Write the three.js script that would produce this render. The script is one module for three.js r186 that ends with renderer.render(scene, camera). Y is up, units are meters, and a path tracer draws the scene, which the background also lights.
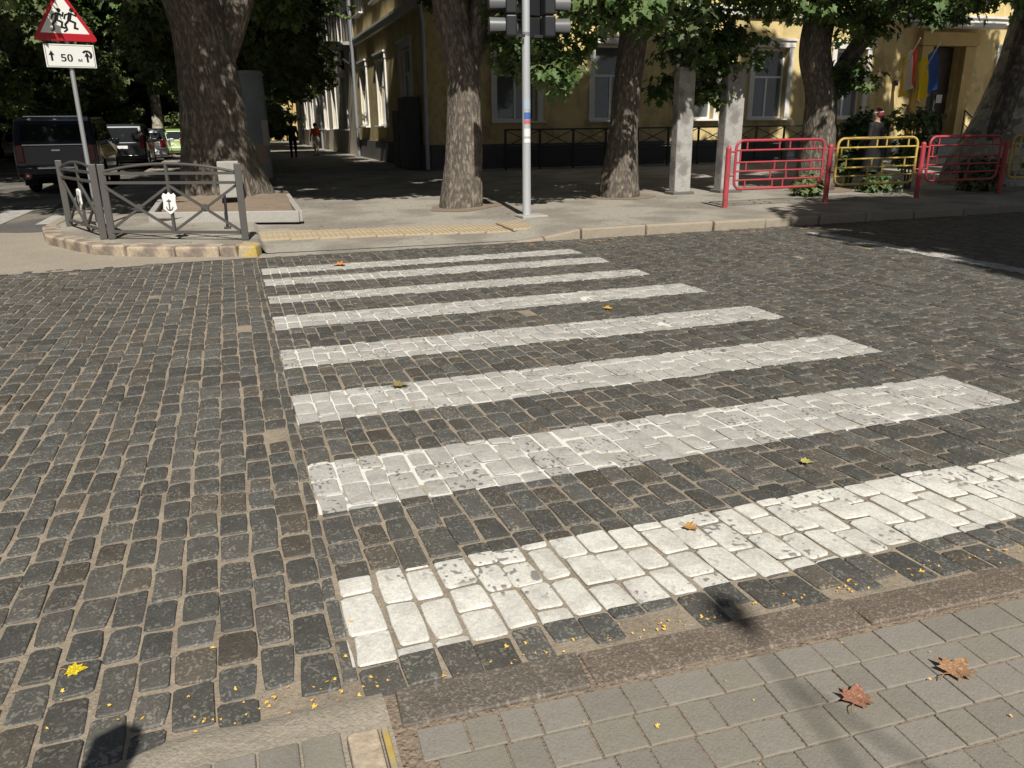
import * as THREE from 'three';
import { RoundedBoxGeometry } from 'three/addons/geometries/RoundedBoxGeometry.js';
import { mergeGeometries, mergeVertices } from 'three/addons/utils/BufferGeometryUtils.js';
import { MarchingCubes } from 'three/addons/objects/MarchingCubes.js';

// World axes follow the streets: x runs along the main road, -z across it (away from the viewer), y up, metres.
const scene = new THREE.Scene();
const renderer = new THREE.WebGLRenderer({ antialias: true });
renderer.toneMapping = THREE.LinearToneMapping;
renderer.toneMappingExposure = 1.15;
renderer.shadowMap.enabled = true;

// ---------- camera ----------
const R = Math.PI / 180;
const YAW = 18.9 * R, PITCH = 18.2 * R, ROLL = -0.65 * R;
const camera = new THREE.PerspectiveCamera(2 * Math.atan(384 / 790) / R, 4 / 3, 0.05, 600);
camera.position.set(0, 1.55, 0);
{
  const toWorld = (X, Y, Z) => new THREE.Vector3(X * Math.cos(YAW) + Z * Math.sin(YAW), Y, X * Math.sin(YAW) - Z * Math.cos(YAW));
  const f = toWorld(0, -Math.sin(PITCH), Math.cos(PITCH)), u0 = toWorld(0, Math.cos(PITCH), Math.sin(PITCH)), r0 = toWorld(1, 0, 0);
  const r = r0.clone().multiplyScalar(Math.cos(ROLL)).addScaledVector(u0, Math.sin(ROLL));
  const u = u0.clone().multiplyScalar(Math.cos(ROLL)).addScaledVector(r0, -Math.sin(ROLL));
  camera.quaternion.setFromRotationMatrix(new THREE.Matrix4().makeBasis(r, u, f.clone().negate()));
}
camera.updateMatrixWorld(true); camera.updateProjectionMatrix();

// ---------- sky and sun ----------
const SUN = new THREE.Vector3(-0.154, 1.089, 1.004).normalize();
{ // clear summer air: paler at the horizon, bluer overhead, a soft whitening round the sun
  const w = 256, h = 128, d = new Float32Array(w * h * 4);
  for (let y = 0; y < h; y++) for (let x = 0; x < w; x++) {
    const el = (y + 0.5) / h * Math.PI - Math.PI / 2, az = (x + 0.5) / w * 2 * Math.PI - Math.PI, v = new THREE.Vector3(Math.cos(el) * Math.cos(az), Math.sin(el), Math.cos(el) * Math.sin(az));
    const k = Math.pow(1 - Math.max(0, Math.sin(el)), 2.5), g = Math.pow(Math.max(0, v.dot(SUN)), 6) * 0.16, i = (y * w + x) * 4;
    d[i] = 0.1 + 0.17 * k + g; d[i + 1] = 0.128 + 0.15 * k + g * 0.95; d[i + 2] = 0.175 + 0.12 * k + g * 0.85; d[i + 3] = 1;
  }
  const sky = new THREE.DataTexture(d, w, h, THREE.RGBAFormat, THREE.FloatType); sky.name = 'sky'; sky.mapping = THREE.EquirectangularReflectionMapping; sky.magFilter = sky.minFilter = THREE.LinearFilter; sky.needsUpdate = true;
  scene.background = sky; scene.environment = sky;
}
const sun = new THREE.DirectionalLight(new THREE.Color(1, 0.95, 0.865), 5);
sun.name = 'sun'; sun.position.copy(SUN).multiplyScalar(120); sun.castShadow = true;
Object.assign(sun.shadow.camera, { left: -60, right: 60, top: 60, bottom: -60, near: 1, far: 300 });
sun.shadow.mapSize.set(4096, 4096); sun.shadow.radius = 1;
scene.add(sun); scene.add(sun.target);

// ---------- random numbers and noise ----------
function rng(seed) { let a = seed >>> 0; return () => { a = (a + 0x6D2B79F5) >>> 0; let t = a; t = Math.imul(t ^ (t >>> 15), t | 1); t ^= t + Math.imul(t ^ (t >>> 7), t | 61); return ((t ^ (t >>> 14)) >>> 0) / 4294967296; }; }
const hash = (x, y, s) => { let h = Math.imul(x, 374761393) ^ Math.imul(y, 668265263) ^ Math.imul(s, 1274126177); h = Math.imul(h ^ (h >>> 13), 1274126177); return ((h ^ (h >>> 16)) >>> 0) / 4294967296; };
const sm = (t) => t * t * (3 - 2 * t), clamp = (x, a = 0, b = 1) => Math.min(b, Math.max(a, x)), lerp = (a, b, t) => a + (b - a) * t;
const step = (a, b, x) => sm(clamp((x - a) / (b - a)));
function vnoise(x, y, px, py, seed) {           // value noise, repeats after px, py cells
  const xi = Math.floor(x), yi = Math.floor(y), fx = sm(x - xi), fy = sm(y - yi), m = (v, n) => ((v % n) + n) % n;
  const a = hash(m(xi, px), m(yi, py), seed), b = hash(m(xi + 1, px), m(yi, py), seed), c = hash(m(xi, px), m(yi + 1, py), seed), d = hash(m(xi + 1, px), m(yi + 1, py), seed);
  return lerp(lerp(a, b, fx), lerp(c, d, fx), fy);
}
function fbm(u, v, n, oct, seed, ny = n) { let s = 0, a = 0.5, t = 0; for (let i = 0; i < oct; i++) { s += a * vnoise(u * n, v * ny, n, ny, seed + i); t += a; a *= 0.5; n *= 2; ny *= 2; } return s / t; }
const n3 = (x, y, z, s = 7) => { const k = 97; return (vnoise(x + 50, y + 50 + z * 0.73, 4096, 4096, s) + vnoise(z + 50 + k, y + 50 - x * 0.61, 4096, 4096, s + 1)) / 2; };

// ---------- textures ----------
const s8 = (x) => { x = clamp(x); return Math.round(255 * (x <= 0.0031308 ? 12.92 * x : 1.055 * Math.pow(x, 1 / 2.4) - 0.055)); };
function tex(w, h, fn, srgb = true) {           // fn(u, v) gives linear r, g, b
  const d = new Uint8Array(w * h * 4);
  for (let y = 0; y < h; y++) for (let x = 0; x < w; x++) {
    const c = fn(x / w, y / h, x, y), i = (y * w + x) * 4, r = Array.isArray(c) ? c : [c, c, c];
    for (let k = 0; k < 3; k++) d[i + k] = srgb ? s8(r[k]) : Math.round(255 * clamp(r[k]));
    d[i + 3] = 255;
  }
  const t = new THREE.DataTexture(d, w, h, THREE.RGBAFormat);
  t.wrapS = t.wrapT = THREE.RepeatWrapping; t.magFilter = THREE.LinearFilter; t.minFilter = THREE.LinearMipmapLinearFilter; t.generateMipmaps = true;
  if (srgb) t.colorSpace = THREE.SRGBColorSpace;
  t.needsUpdate = true; return t;
}
const mix3 = (a, b, t) => [lerp(a[0], b[0], t), lerp(a[1], b[1], t), lerp(a[2], b[2], t)], mul3 = (a, k) => [a[0] * k, a[1] * k, a[2] * k];
// speckled basalt: light flecks on a darker ground (tinted by vertex colours)
const flecks = (u, v) => step(0.3, 0.42, vnoise(u * 83, v * 83, 83, 83, 11) * vnoise(u * 101 + 0.4 * Math.sin(v * 62.83), v * 67, 101, 67, 19)) * step(0.25, 0.6, fbm(u, v, 14, 2, 17)), fine = (u, v) => fbm(u, v, 90, 2, 31);
const stoneMap = tex(512, 512, (u, v) => { const b = 0.25 + 0.13 * fbm(u, v, 12, 3, 3) + 0.13 * fine(u, v); return mix3([b, b, b], [0.95, 0.93, 0.88], 0.75 * Math.max(flecks(u, v), hash(Math.floor(u * 170), Math.floor(v * 170), 77) > 0.965 ? 0.7 : 0)); });
const stoneBump = tex(512, 512, (u, v) => 0.6 * fbm(u, v, 16, 4, 5) + 0.4 * fine(u, v), false);
const sandMap = tex(512, 512, (u, v) => { const a = fbm(u, v, 6, 4, 21), b = fine(u, v), c = hash(Math.floor(u * 256), Math.floor(v * 256), 4); let k = 0.55 + 0.5 * a + 0.35 * (b - 0.5); if (c > 0.985) k *= 1.5; if (c < 0.03) k *= 0.5; return mul3([0.325, 0.268, 0.2], k); });
const grain = tex(256, 256, (u, v) => 0.5 * fbm(u, v, 32, 3, 5) + 0.5 * hash(Math.floor(u * 256), Math.floor(v * 256), 9), false);
const paintChip = (u, v) => step(0.4, 0.5, vnoise(u * 151, v * 151, 151, 151, 41) * vnoise(u * 173, v * 127, 173, 127, 43)) * step(0.46, 0.62, fbm(u, v, 11, 2, 44));
const paintMap = tex(1024, 1024, (u, v) => {
  const d = fbm(u, v, 7, 4, 51), b = 0.5 * fbm(u, v, 200, 2, 61) + 0.5 * hash(Math.floor(u * 600), Math.floor(v * 600), 62), g = step(0.35, 0.75, fbm(u, v, 30, 3, 71));
  let c = mix3([0.55, 0.535, 0.5], [0.36, 0.345, 0.315], d * 0.6 + 0.4 * g); c = mul3(c, 0.7 + 0.55 * b);
  return mix3(c, [0.13, 0.125, 0.12], 0.85 * paintChip(u, v));
});
const paintJointMap = tex(512, 512, (u, v) => mix3([0.66, 0.645, 0.6], [0.36, 0.31, 0.25], step(0.56, 0.68, fbm(u, v, 12, 3, 81))));
const asphaltMap = tex(1024, 1024, (u, v) => {
  const a = fbm(u, v, 5, 5, 91), p = fbm(u, v, 110, 2, 93), c = hash(Math.floor(u * 512), Math.floor(v * 512), 8);
  let col = mix3([0.215, 0.195, 0.165], [0.31, 0.285, 0.24], step(0.3, 0.7, a)); col = mul3(col, 0.8 + 0.4 * p); if (c > 0.985) col = mul3(col, 1.35);
  const crack = Math.abs(fbm(u, v, 4, 4, 97) - 0.5); return crack < 0.004 ? mul3(col, 0.55) : col;
});
const roadMap = tex(1024, 1024, (u, v) => {
  const a = fbm(u, v, 6, 4, 101), p = fbm(u, v, 130, 2, 103), d = step(0.48, 0.66, fbm(u, v, 3, 4, 107));
  return mul3(mix3([0.085, 0.083, 0.08], [0.2, 0.175, 0.14], 0.75 * d + 0.25 * a), 0.75 + 0.5 * p);
});
const dustMap = tex(512, 512, (u, v) => mul3(mix3([0.33, 0.285, 0.22], [0.25, 0.22, 0.18], fbm(u, v, 4, 4, 111)), 0.8 + 0.4 * fbm(u, v, 100, 2, 113)));
const barkH = (u, v) => { const w = fbm(u, v, 3, 3, 121) * 0.1, a = fbm(u + w, v, 18, 4, 123, 8); return clamp(1 - 2.4 * Math.abs(a - 0.5)) * 0.7 + 0.3 * fbm(u, v, 40, 2, 125, 20); };
const barkMap = tex(512, 512, (u, v) => { const h = barkH(u, v), l = step(0.55, 0.75, fbm(u, v, 8, 3, 127)); return mul3(mix3([0.25, 0.215, 0.175], [0.095, 0.08, 0.064], step(0.3, 0.85, h)), 0.7 + 0.35 * l + 0.3 * fine(u, v)); });
const barkBump = tex(512, 512, (u, v) => 1 - barkH(u, v), false);
const planeMap = tex(512, 512, (u, v) => { const a = fbm(u, v, 5, 3, 131), b = fbm(u, v, 9, 3, 133); let c = [0.33, 0.3, 0.24]; if (a > 0.56) c = [0.17, 0.165, 0.12]; if (b > 0.6) c = [0.44, 0.41, 0.33]; return mul3(c, 0.75 + 0.45 * fbm(u, v, 50, 2, 135)); });
const plasterMap = tex(512, 512, (u, v) => mul3([1, 0.98, 0.95], 0.72 + 0.2 * fbm(u, v, 3, 4, 141) + 0.1 * fbm(u, v, 60, 2, 143)));
const chipped = (c, sd) => tex(256, 256, (u, v) => mix3(mul3(c, 0.75 + 0.4 * fbm(u, v, 5, 4, sd)), [0.14, 0.08, 0.05], 0.85 * step(0.62, 0.68, fbm(u, v, 14, 3, sd + 2))));
const stucco = tex(1024, 1024, (u, v) => { const d = fbm(u, v, 4, 5, 201), s = step(0.5, 0.72, fbm(u, v, 9, 4, 203, 3)), p = step(0.64, 0.67, fbm(u, v, 6, 4, 205)); return mul3(mix3([1, 0.97, 0.92], [0.74, 0.74, 0.76], 0.75 * p), (0.68 + 0.3 * d) * (1 - 0.2 * s) * (0.9 + 0.2 * fbm(u, v, 90, 2, 207))); });
const graniteMap = tex(512, 512, (u, v) => { const a = fbm(u, v, 40, 2, 151), b = fbm(u, v, 5, 3, 153), s = step(0.58, 0.7, fbm(u, v, 60, 2, 157)); return mul3(mix3([0.62, 0.56, 0.52], [1, 0.97, 0.93], s), 0.5 + 0.35 * a + 0.25 * b); });
const concreteMap = tex(512, 512, (u, v) => { const c = hash(Math.floor(u * 256), Math.floor(v * 256), 6); return mul3([1, 0.985, 0.95], 0.62 + 0.22 * fbm(u, v, 5, 4, 161) + 0.16 * fbm(u, v, 90, 2, 163) + (c > 0.985 ? 0.12 : 0) - (c < 0.012 ? 0.3 : 0)); });

// ---------- materials ----------
const std = (o) => new THREE.MeshStandardMaterial({ roughness: 0.85, ...o });
const lin = (r, g, b) => new THREE.Color().setRGB(r, g, b);
const M = {
  stone: std({ map: stoneMap, vertexColors: true, bumpMap: stoneBump, bumpScale: 0.003, roughness: 0.62 }),
  sand: std({ map: sandMap, bumpMap: grain, bumpScale: 0.004, roughness: 1 }),
  paint: std({ map: paintMap, color: lin(0.86, 0.86, 0.85), bumpMap: stoneBump, bumpScale: 0.0025, roughness: 0.75 }),
  paintFresh: std({ map: paintMap, color: lin(1.22, 1.22, 1.2), bumpMap: stoneBump, bumpScale: 0.0025, roughness: 0.75 }),
  paintJoint: std({ map: paintJointMap, bumpMap: grain, bumpScale: 0.003, roughness: 0.9 }),
  asphalt: std({ map: asphaltMap, bumpMap: grain, bumpScale: 0.004, roughness: 0.95 }),
  road: std({ map: roadMap, bumpMap: grain, bumpScale: 0.004, roughness: 0.92 }),
  dust: std({ map: dustMap, bumpMap: grain, bumpScale: 0.005, roughness: 1 }),
  bark: std({ map: barkMap, bumpMap: barkBump, bumpScale: 0.03, roughness: 0.95 }),
  plane: std({ map: planeMap, bumpMap: grain, bumpScale: 0.003, roughness: 0.85 }),
  granite: std({ map: graniteMap, color: lin(0.275, 0.24, 0.2), bumpMap: stoneBump, bumpScale: 0.005, roughness: 0.7 }),
  graniteGrey: std({ map: graniteMap, color: lin(0.235, 0.218, 0.19), bumpMap: stoneBump, bumpScale: 0.005, roughness: 0.7 }),
  kerbTan: std({ map: tex(512, 512, (u, v) => mul3(mix3([0.4, 0.325, 0.24], mix3([0.26, 0.2, 0.155], [0.17, 0.15, 0.125], fbm(u, v, 20, 2, 195)), step(0.42, 0.66, fbm(u, v, 5, 5, 191))), 0.75 + 0.45 * fbm(u, v, 70, 2, 193))), color: lin(1, 1, 1), bumpMap: stoneBump, bumpScale: 0.006, roughness: 0.95 }),
  kerbFar: std({ map: concreteMap, color: lin(0.36, 0.31, 0.25), bumpMap: stoneBump, bumpScale: 0.006, roughness: 0.9 }),
  paver: [0.25, 0.235, 0.265].map((k, i) => std({ map: concreteMap, color: lin(k * 1.05, k * 0.97, k * (0.82 + 0.02 * i)), bumpMap: grain, bumpScale: 0.002, roughness: 0.9 })),
  concrete: std({ map: concreteMap, color: lin(0.42, 0.41, 0.39), bumpMap: grain, bumpScale: 0.003, roughness: 0.9 }),
  pillar: std({ map: tex(512, 512, (u, v) => mul3(mix3([0.36, 0.35, 0.33], [0.2, 0.19, 0.175], step(0.42, 0.7, fbm(u, v, 4, 5, 181))), 0.8 + 0.4 * fbm(u, v, 60, 2, 183))), bumpMap: stoneBump, bumpScale: 0.008, roughness: 0.95 }),
  kerbYellow: std({ map: tex(256, 256, (u, v) => mul3(mix3([0.46, 0.33, 0.09], [0.36, 0.3, 0.22], step(0.38, 0.56, fbm(u, v, 9, 4, 171))), 0.75 + 0.4 * fbm(u, v, 50, 2, 173))), color: lin(1, 1, 1), roughness: 0.8 }),
  tactile: std({ map: concreteMap, color: lin(0.5, 0.41, 0.28), roughness: 0.9 }),
  soil: std({ map: dustMap, color: lin(0.75, 0.66, 0.6), bumpMap: stoneBump, bumpScale: 0.02, roughness: 1 }),
  fence: std({ color: lin(0.125, 0.122, 0.118), roughness: 0.45, metalness: 0.35, map: plasterMap }),
  galv: std({ color: lin(0.42, 0.44, 0.47), roughness: 0.42, metalness: 0.5, map: plasterMap }),
  polePaint: std({ color: lin(0.5, 0.53, 0.57), roughness: 0.5, metalness: 0.2, map: plasterMap }),
  redPaint: std({ map: chipped([0.43, 0.045, 0.065], 211), roughness: 0.5 }),
  yellowPaint: std({ map: chipped([0.62, 0.44, 0.09], 221), roughness: 0.5 }),
  blackIron: std({ color: lin(0.02, 0.02, 0.022), roughness: 0.5 }),
  blackPlastic: std({ color: lin(0.022, 0.024, 0.026), roughness: 0.38 }),
  greyPlastic: std({ color: lin(0.19, 0.2, 0.21), roughness: 0.4 }),
  wall: std({ map: stucco, color: lin(0.74, 0.6, 0.3), bumpMap: grain, bumpScale: 0.003, roughness: 0.92 }),
  wallOchre: std({ map: plasterMap, color: lin(0.6, 0.45, 0.2), bumpMap: grain, bumpScale: 0.003, roughness: 0.92 }),
  wallPale: std({ map: plasterMap, color: lin(0.62, 0.57, 0.47), bumpMap: grain, bumpScale: 0.003, roughness: 0.92 }),
  plinth: std({ map: concreteMap, color: lin(0.15, 0.145, 0.14), bumpMap: stoneBump, bumpScale: 0.006, roughness: 0.95 }),
  trim: std({ map: plasterMap, color: lin(0.78, 0.77, 0.74), roughness: 0.7 }),
  frameWhite: std({ color: lin(0.78, 0.79, 0.79), roughness: 0.35 }),
  roof: std({ color: lin(0.17, 0.1, 0.08), roughness: 0.8 }),
  glass: new THREE.MeshPhysicalMaterial({ color: lin(0.85, 0.9, 0.9), transmission: 0.92, thickness: 0, roughness: 0.03, ior: 1.5 }),
  carGlass: new THREE.MeshPhysicalMaterial({ color: lin(0.012, 0.014, 0.016), roughness: 0.06, clearcoat: 1 }),
  interior: std({ color: lin(0.1, 0.09, 0.08), roughness: 0.9 }),
  doorDark: std({ color: lin(0.035, 0.022, 0.016), roughness: 0.45 }),
  tyre: std({ color: lin(0.018, 0.018, 0.018), roughness: 0.85 }),
  rim: std({ color: lin(0.4, 0.4, 0.42), roughness: 0.3, metalness: 0.8 }),
  tail: std({ color: lin(0.2, 0.008, 0.01), roughness: 0.15 }),
  chrome: std({ color: lin(0.6, 0.61, 0.63), roughness: 0.2, metalness: 0.9 }),
  plateWhite: std({ color: lin(0.75, 0.75, 0.73), roughness: 0.4 }),
};
const carPaint = (r, g, b) => new THREE.MeshPhysicalMaterial({ color: lin(r, g, b), roughness: 0.35, metalness: 0.2, clearcoat: 1, clearcoatRoughness: 0.06 });
const leafMat = (r, g, b) => new THREE.MeshPhysicalMaterial({ color: lin(r, g, b), roughness: 0.62, transmission: 0.34, thickness: 0, side: THREE.DoubleSide });

// ---------- helpers ----------
const taken = {};
function numbered(n) { const k = taken[n] = (taken[n] ?? -1) + 1; return k ? `${n}_${String(k).padStart(3, '0')}` : n; }
function shade(o) { o.traverse((m) => { if (m.isMesh && !m.isSky) m.castShadow = m.receiveShadow = true; }); return o; }
function thing(name, label, category, pos = [0, 0, 0], turn = 0, group) {
  const o = new THREE.Group(); o.name = numbered(name); o.position.set(...pos); o.rotation.y = turn;
  o.userData = { label, category }; if (group) o.userData.group = group; scene.add(o); return o;
}
function struct(name, geo, mat) { const o = geo ? new THREE.Mesh(geo, mat) : new THREE.Group(); o.name = numbered(name); o.userData = { kind: 'structure' }; scene.add(o); return o; }
function part(name, geo, mat, parent, label) { const m = new THREE.Mesh(geo, mat); m.name = name; if (label) m.userData.label = label; parent.add(m); return m; }
function boxUV(g, k = 1) {                     // uv in metres from the face's main direction
  g = g.index ? g.toNonIndexed() : g; const p = g.attributes.position, n = p.count, uv = new Float32Array(n * 2), a = new THREE.Vector3(), b = new THREE.Vector3(), c = new THREE.Vector3();
  for (let i = 0; i < n; i += 3) {
    a.fromBufferAttribute(p, i); b.fromBufferAttribute(p, i + 1); c.fromBufferAttribute(p, i + 2);
    const N = b.clone().sub(a).cross(c.clone().sub(a)), X = Math.abs(N.x), Y = Math.abs(N.y), Z = Math.abs(N.z);
    [a, b, c].forEach((v, j) => { const q = Y >= X && Y >= Z ? [v.x, v.z] : X >= Z ? [v.z, v.y] : [v.x, v.y]; uv[(i + j) * 2] = q[0] / k; uv[(i + j) * 2 + 1] = q[1] / k; });
  }
  g.setAttribute('uv', new THREE.BufferAttribute(uv, 2)); return g;
}
const box = (w, h, d, x = 0, y = 0, z = 0, k = 1) => boxUV(new THREE.BoxGeometry(w, h, d).translate(x, y, z), k);
const rbox = (w, h, d, x = 0, y = 0, z = 0, r = 0.01, k = 1) => boxUV(new RoundedBoxGeometry(w, h, d, 2, Math.min(r, w / 2.1, h / 2.1, d / 2.1)).translate(x, y, z), k);
const V = (x, y, z) => new THREE.Vector3(x, y, z);
const cyl = (r0, r1, h, x = 0, y = 0, z = 0, n = 16) => new THREE.CylinderGeometry(r1, r0, h, n).translate(x, y + h / 2, z);
function bar(a, b, w, d = w) {                  // a rectangular or round bar between two points
  const A = V(...a), B = V(...b), L = A.distanceTo(B), g = new THREE.BoxGeometry(w, L, d);
  return g.applyQuaternion(new THREE.Quaternion().setFromUnitVectors(V(0, 1, 0), B.clone().sub(A).normalize())).translate((A.x + B.x) / 2, (A.y + B.y) / 2, (A.z + B.z) / 2);
}
function rod(a, b, r, n = 8) { const A = V(...a), B = V(...b), L = A.distanceTo(B), g = new THREE.CylinderGeometry(r, r, L, n); return g.applyQuaternion(new THREE.Quaternion().setFromUnitVectors(V(0, 1, 0), B.clone().sub(A).normalize())).translate((A.x + B.x) / 2, (A.y + B.y) / 2, (A.z + B.z) / 2); }
const tubeG = (pts, r, seg = 24, n = 8) => new THREE.TubeGeometry(new THREE.CatmullRomCurve3(pts.map((p) => V(...p))), seg, r, n);
const merge = (list) => mergeGeometries(list.map((g) => { g = g.index ? g.toNonIndexed() : g; for (const k of Object.keys(g.attributes)) if (!['position', 'normal', 'uv'].includes(k)) g.deleteAttribute(k); return g; }));
function sheet(poly, y, k = 1) {                // a flat polygon given as [x, l] points (l = -z)
  const sh = new THREE.Shape(poly.map(([s, l]) => new THREE.Vector2(s, l))), g = new THREE.ShapeGeometry(sh).rotateX(-Math.PI / 2).translate(0, y, 0);
  return boxUV(g, k);
}
function slab(pts, t) {                         // a thin quad or polygon pane with thickness t along its normal
  const P = pts.map((p) => V(...p)), n = P[1].clone().sub(P[0]).cross(P[2].clone().sub(P[0])).normalize().multiplyScalar(t), pos = [], N = P.length, Q = P.map((p) => p.clone().add(n));
  const tri = (a, b, c) => pos.push(...a.toArray(), ...b.toArray(), ...c.toArray());
  for (let i = 1; i < N - 1; i++) { tri(Q[0], Q[i], Q[i + 1]); tri(P[0], P[i + 1], P[i]); }
  for (let i = 0; i < N; i++) { const j = (i + 1) % N; tri(P[i], P[j], Q[j]); tri(P[i], Q[j], Q[i]); }
  const g = new THREE.BufferGeometry(); g.setAttribute('position', new THREE.Float32BufferAttribute(pos, 3)); g.computeVertexNormals(); return boxUV(g, 1);
}
function rough(g, amp, f, seed = 3) {           // weathered edges: moves shared vertices by noise
  g = mergeVertices((() => { const q = g.clone(); q.deleteAttribute('normal'); q.deleteAttribute('uv'); return q; })(), 1e-4); const p = g.attributes.position;
  for (let i = 0; i < p.count; i++) { const x = p.getX(i), y = p.getY(i), z = p.getZ(i); p.setXYZ(i, x + amp * (n3(x * f, y * f, z * f, seed) - 0.5), y + amp * (n3(y * f + 9, z * f, x * f, seed + 5) - 0.5), z + amp * (n3(z * f + 19, x * f, y * f, seed + 8) - 0.5)); }
  g.computeVertexNormals(); return boxUV(g, 1);
}

//====================================================================== GROUND, ROAD, PAVEMENTS
{
  struct('ground', boxUV(new THREE.PlaneGeometry(500, 500).rotateX(-Math.PI / 2).translate(0, -0.06, 0), 4), M.road);
}
const road = struct('road');
part('joint_bed', sheet([[-12, 1.2], [26, 1.2], [26, 10.6], [-12, 10.6]], -0.0052, 0.9), M.sand, road);

// eight painted crossing stripes: [near l, far l, left x, right x]
const STRIPES = [[2.05, 2.545, 0.185, 4.14], [3.09, 3.63, 0.195, 4.14], [4.2, 4.72, 0.2, 4.2], [5.31, 5.8, 0.2, 4.22], [6.46, 6.93, 0.21, 4.2], [7.47, 7.84, 0.21, 4.15], [8.38, 8.78, 0.215, 4.12], [9.1, 9.5, 0.22, 4.09]];
// stop line on the right-hand side of the junction
const STOP = [[7.75, 5.2], [8.0, 5.2], [8.1, 9.6], [7.85, 9.6]];

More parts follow.
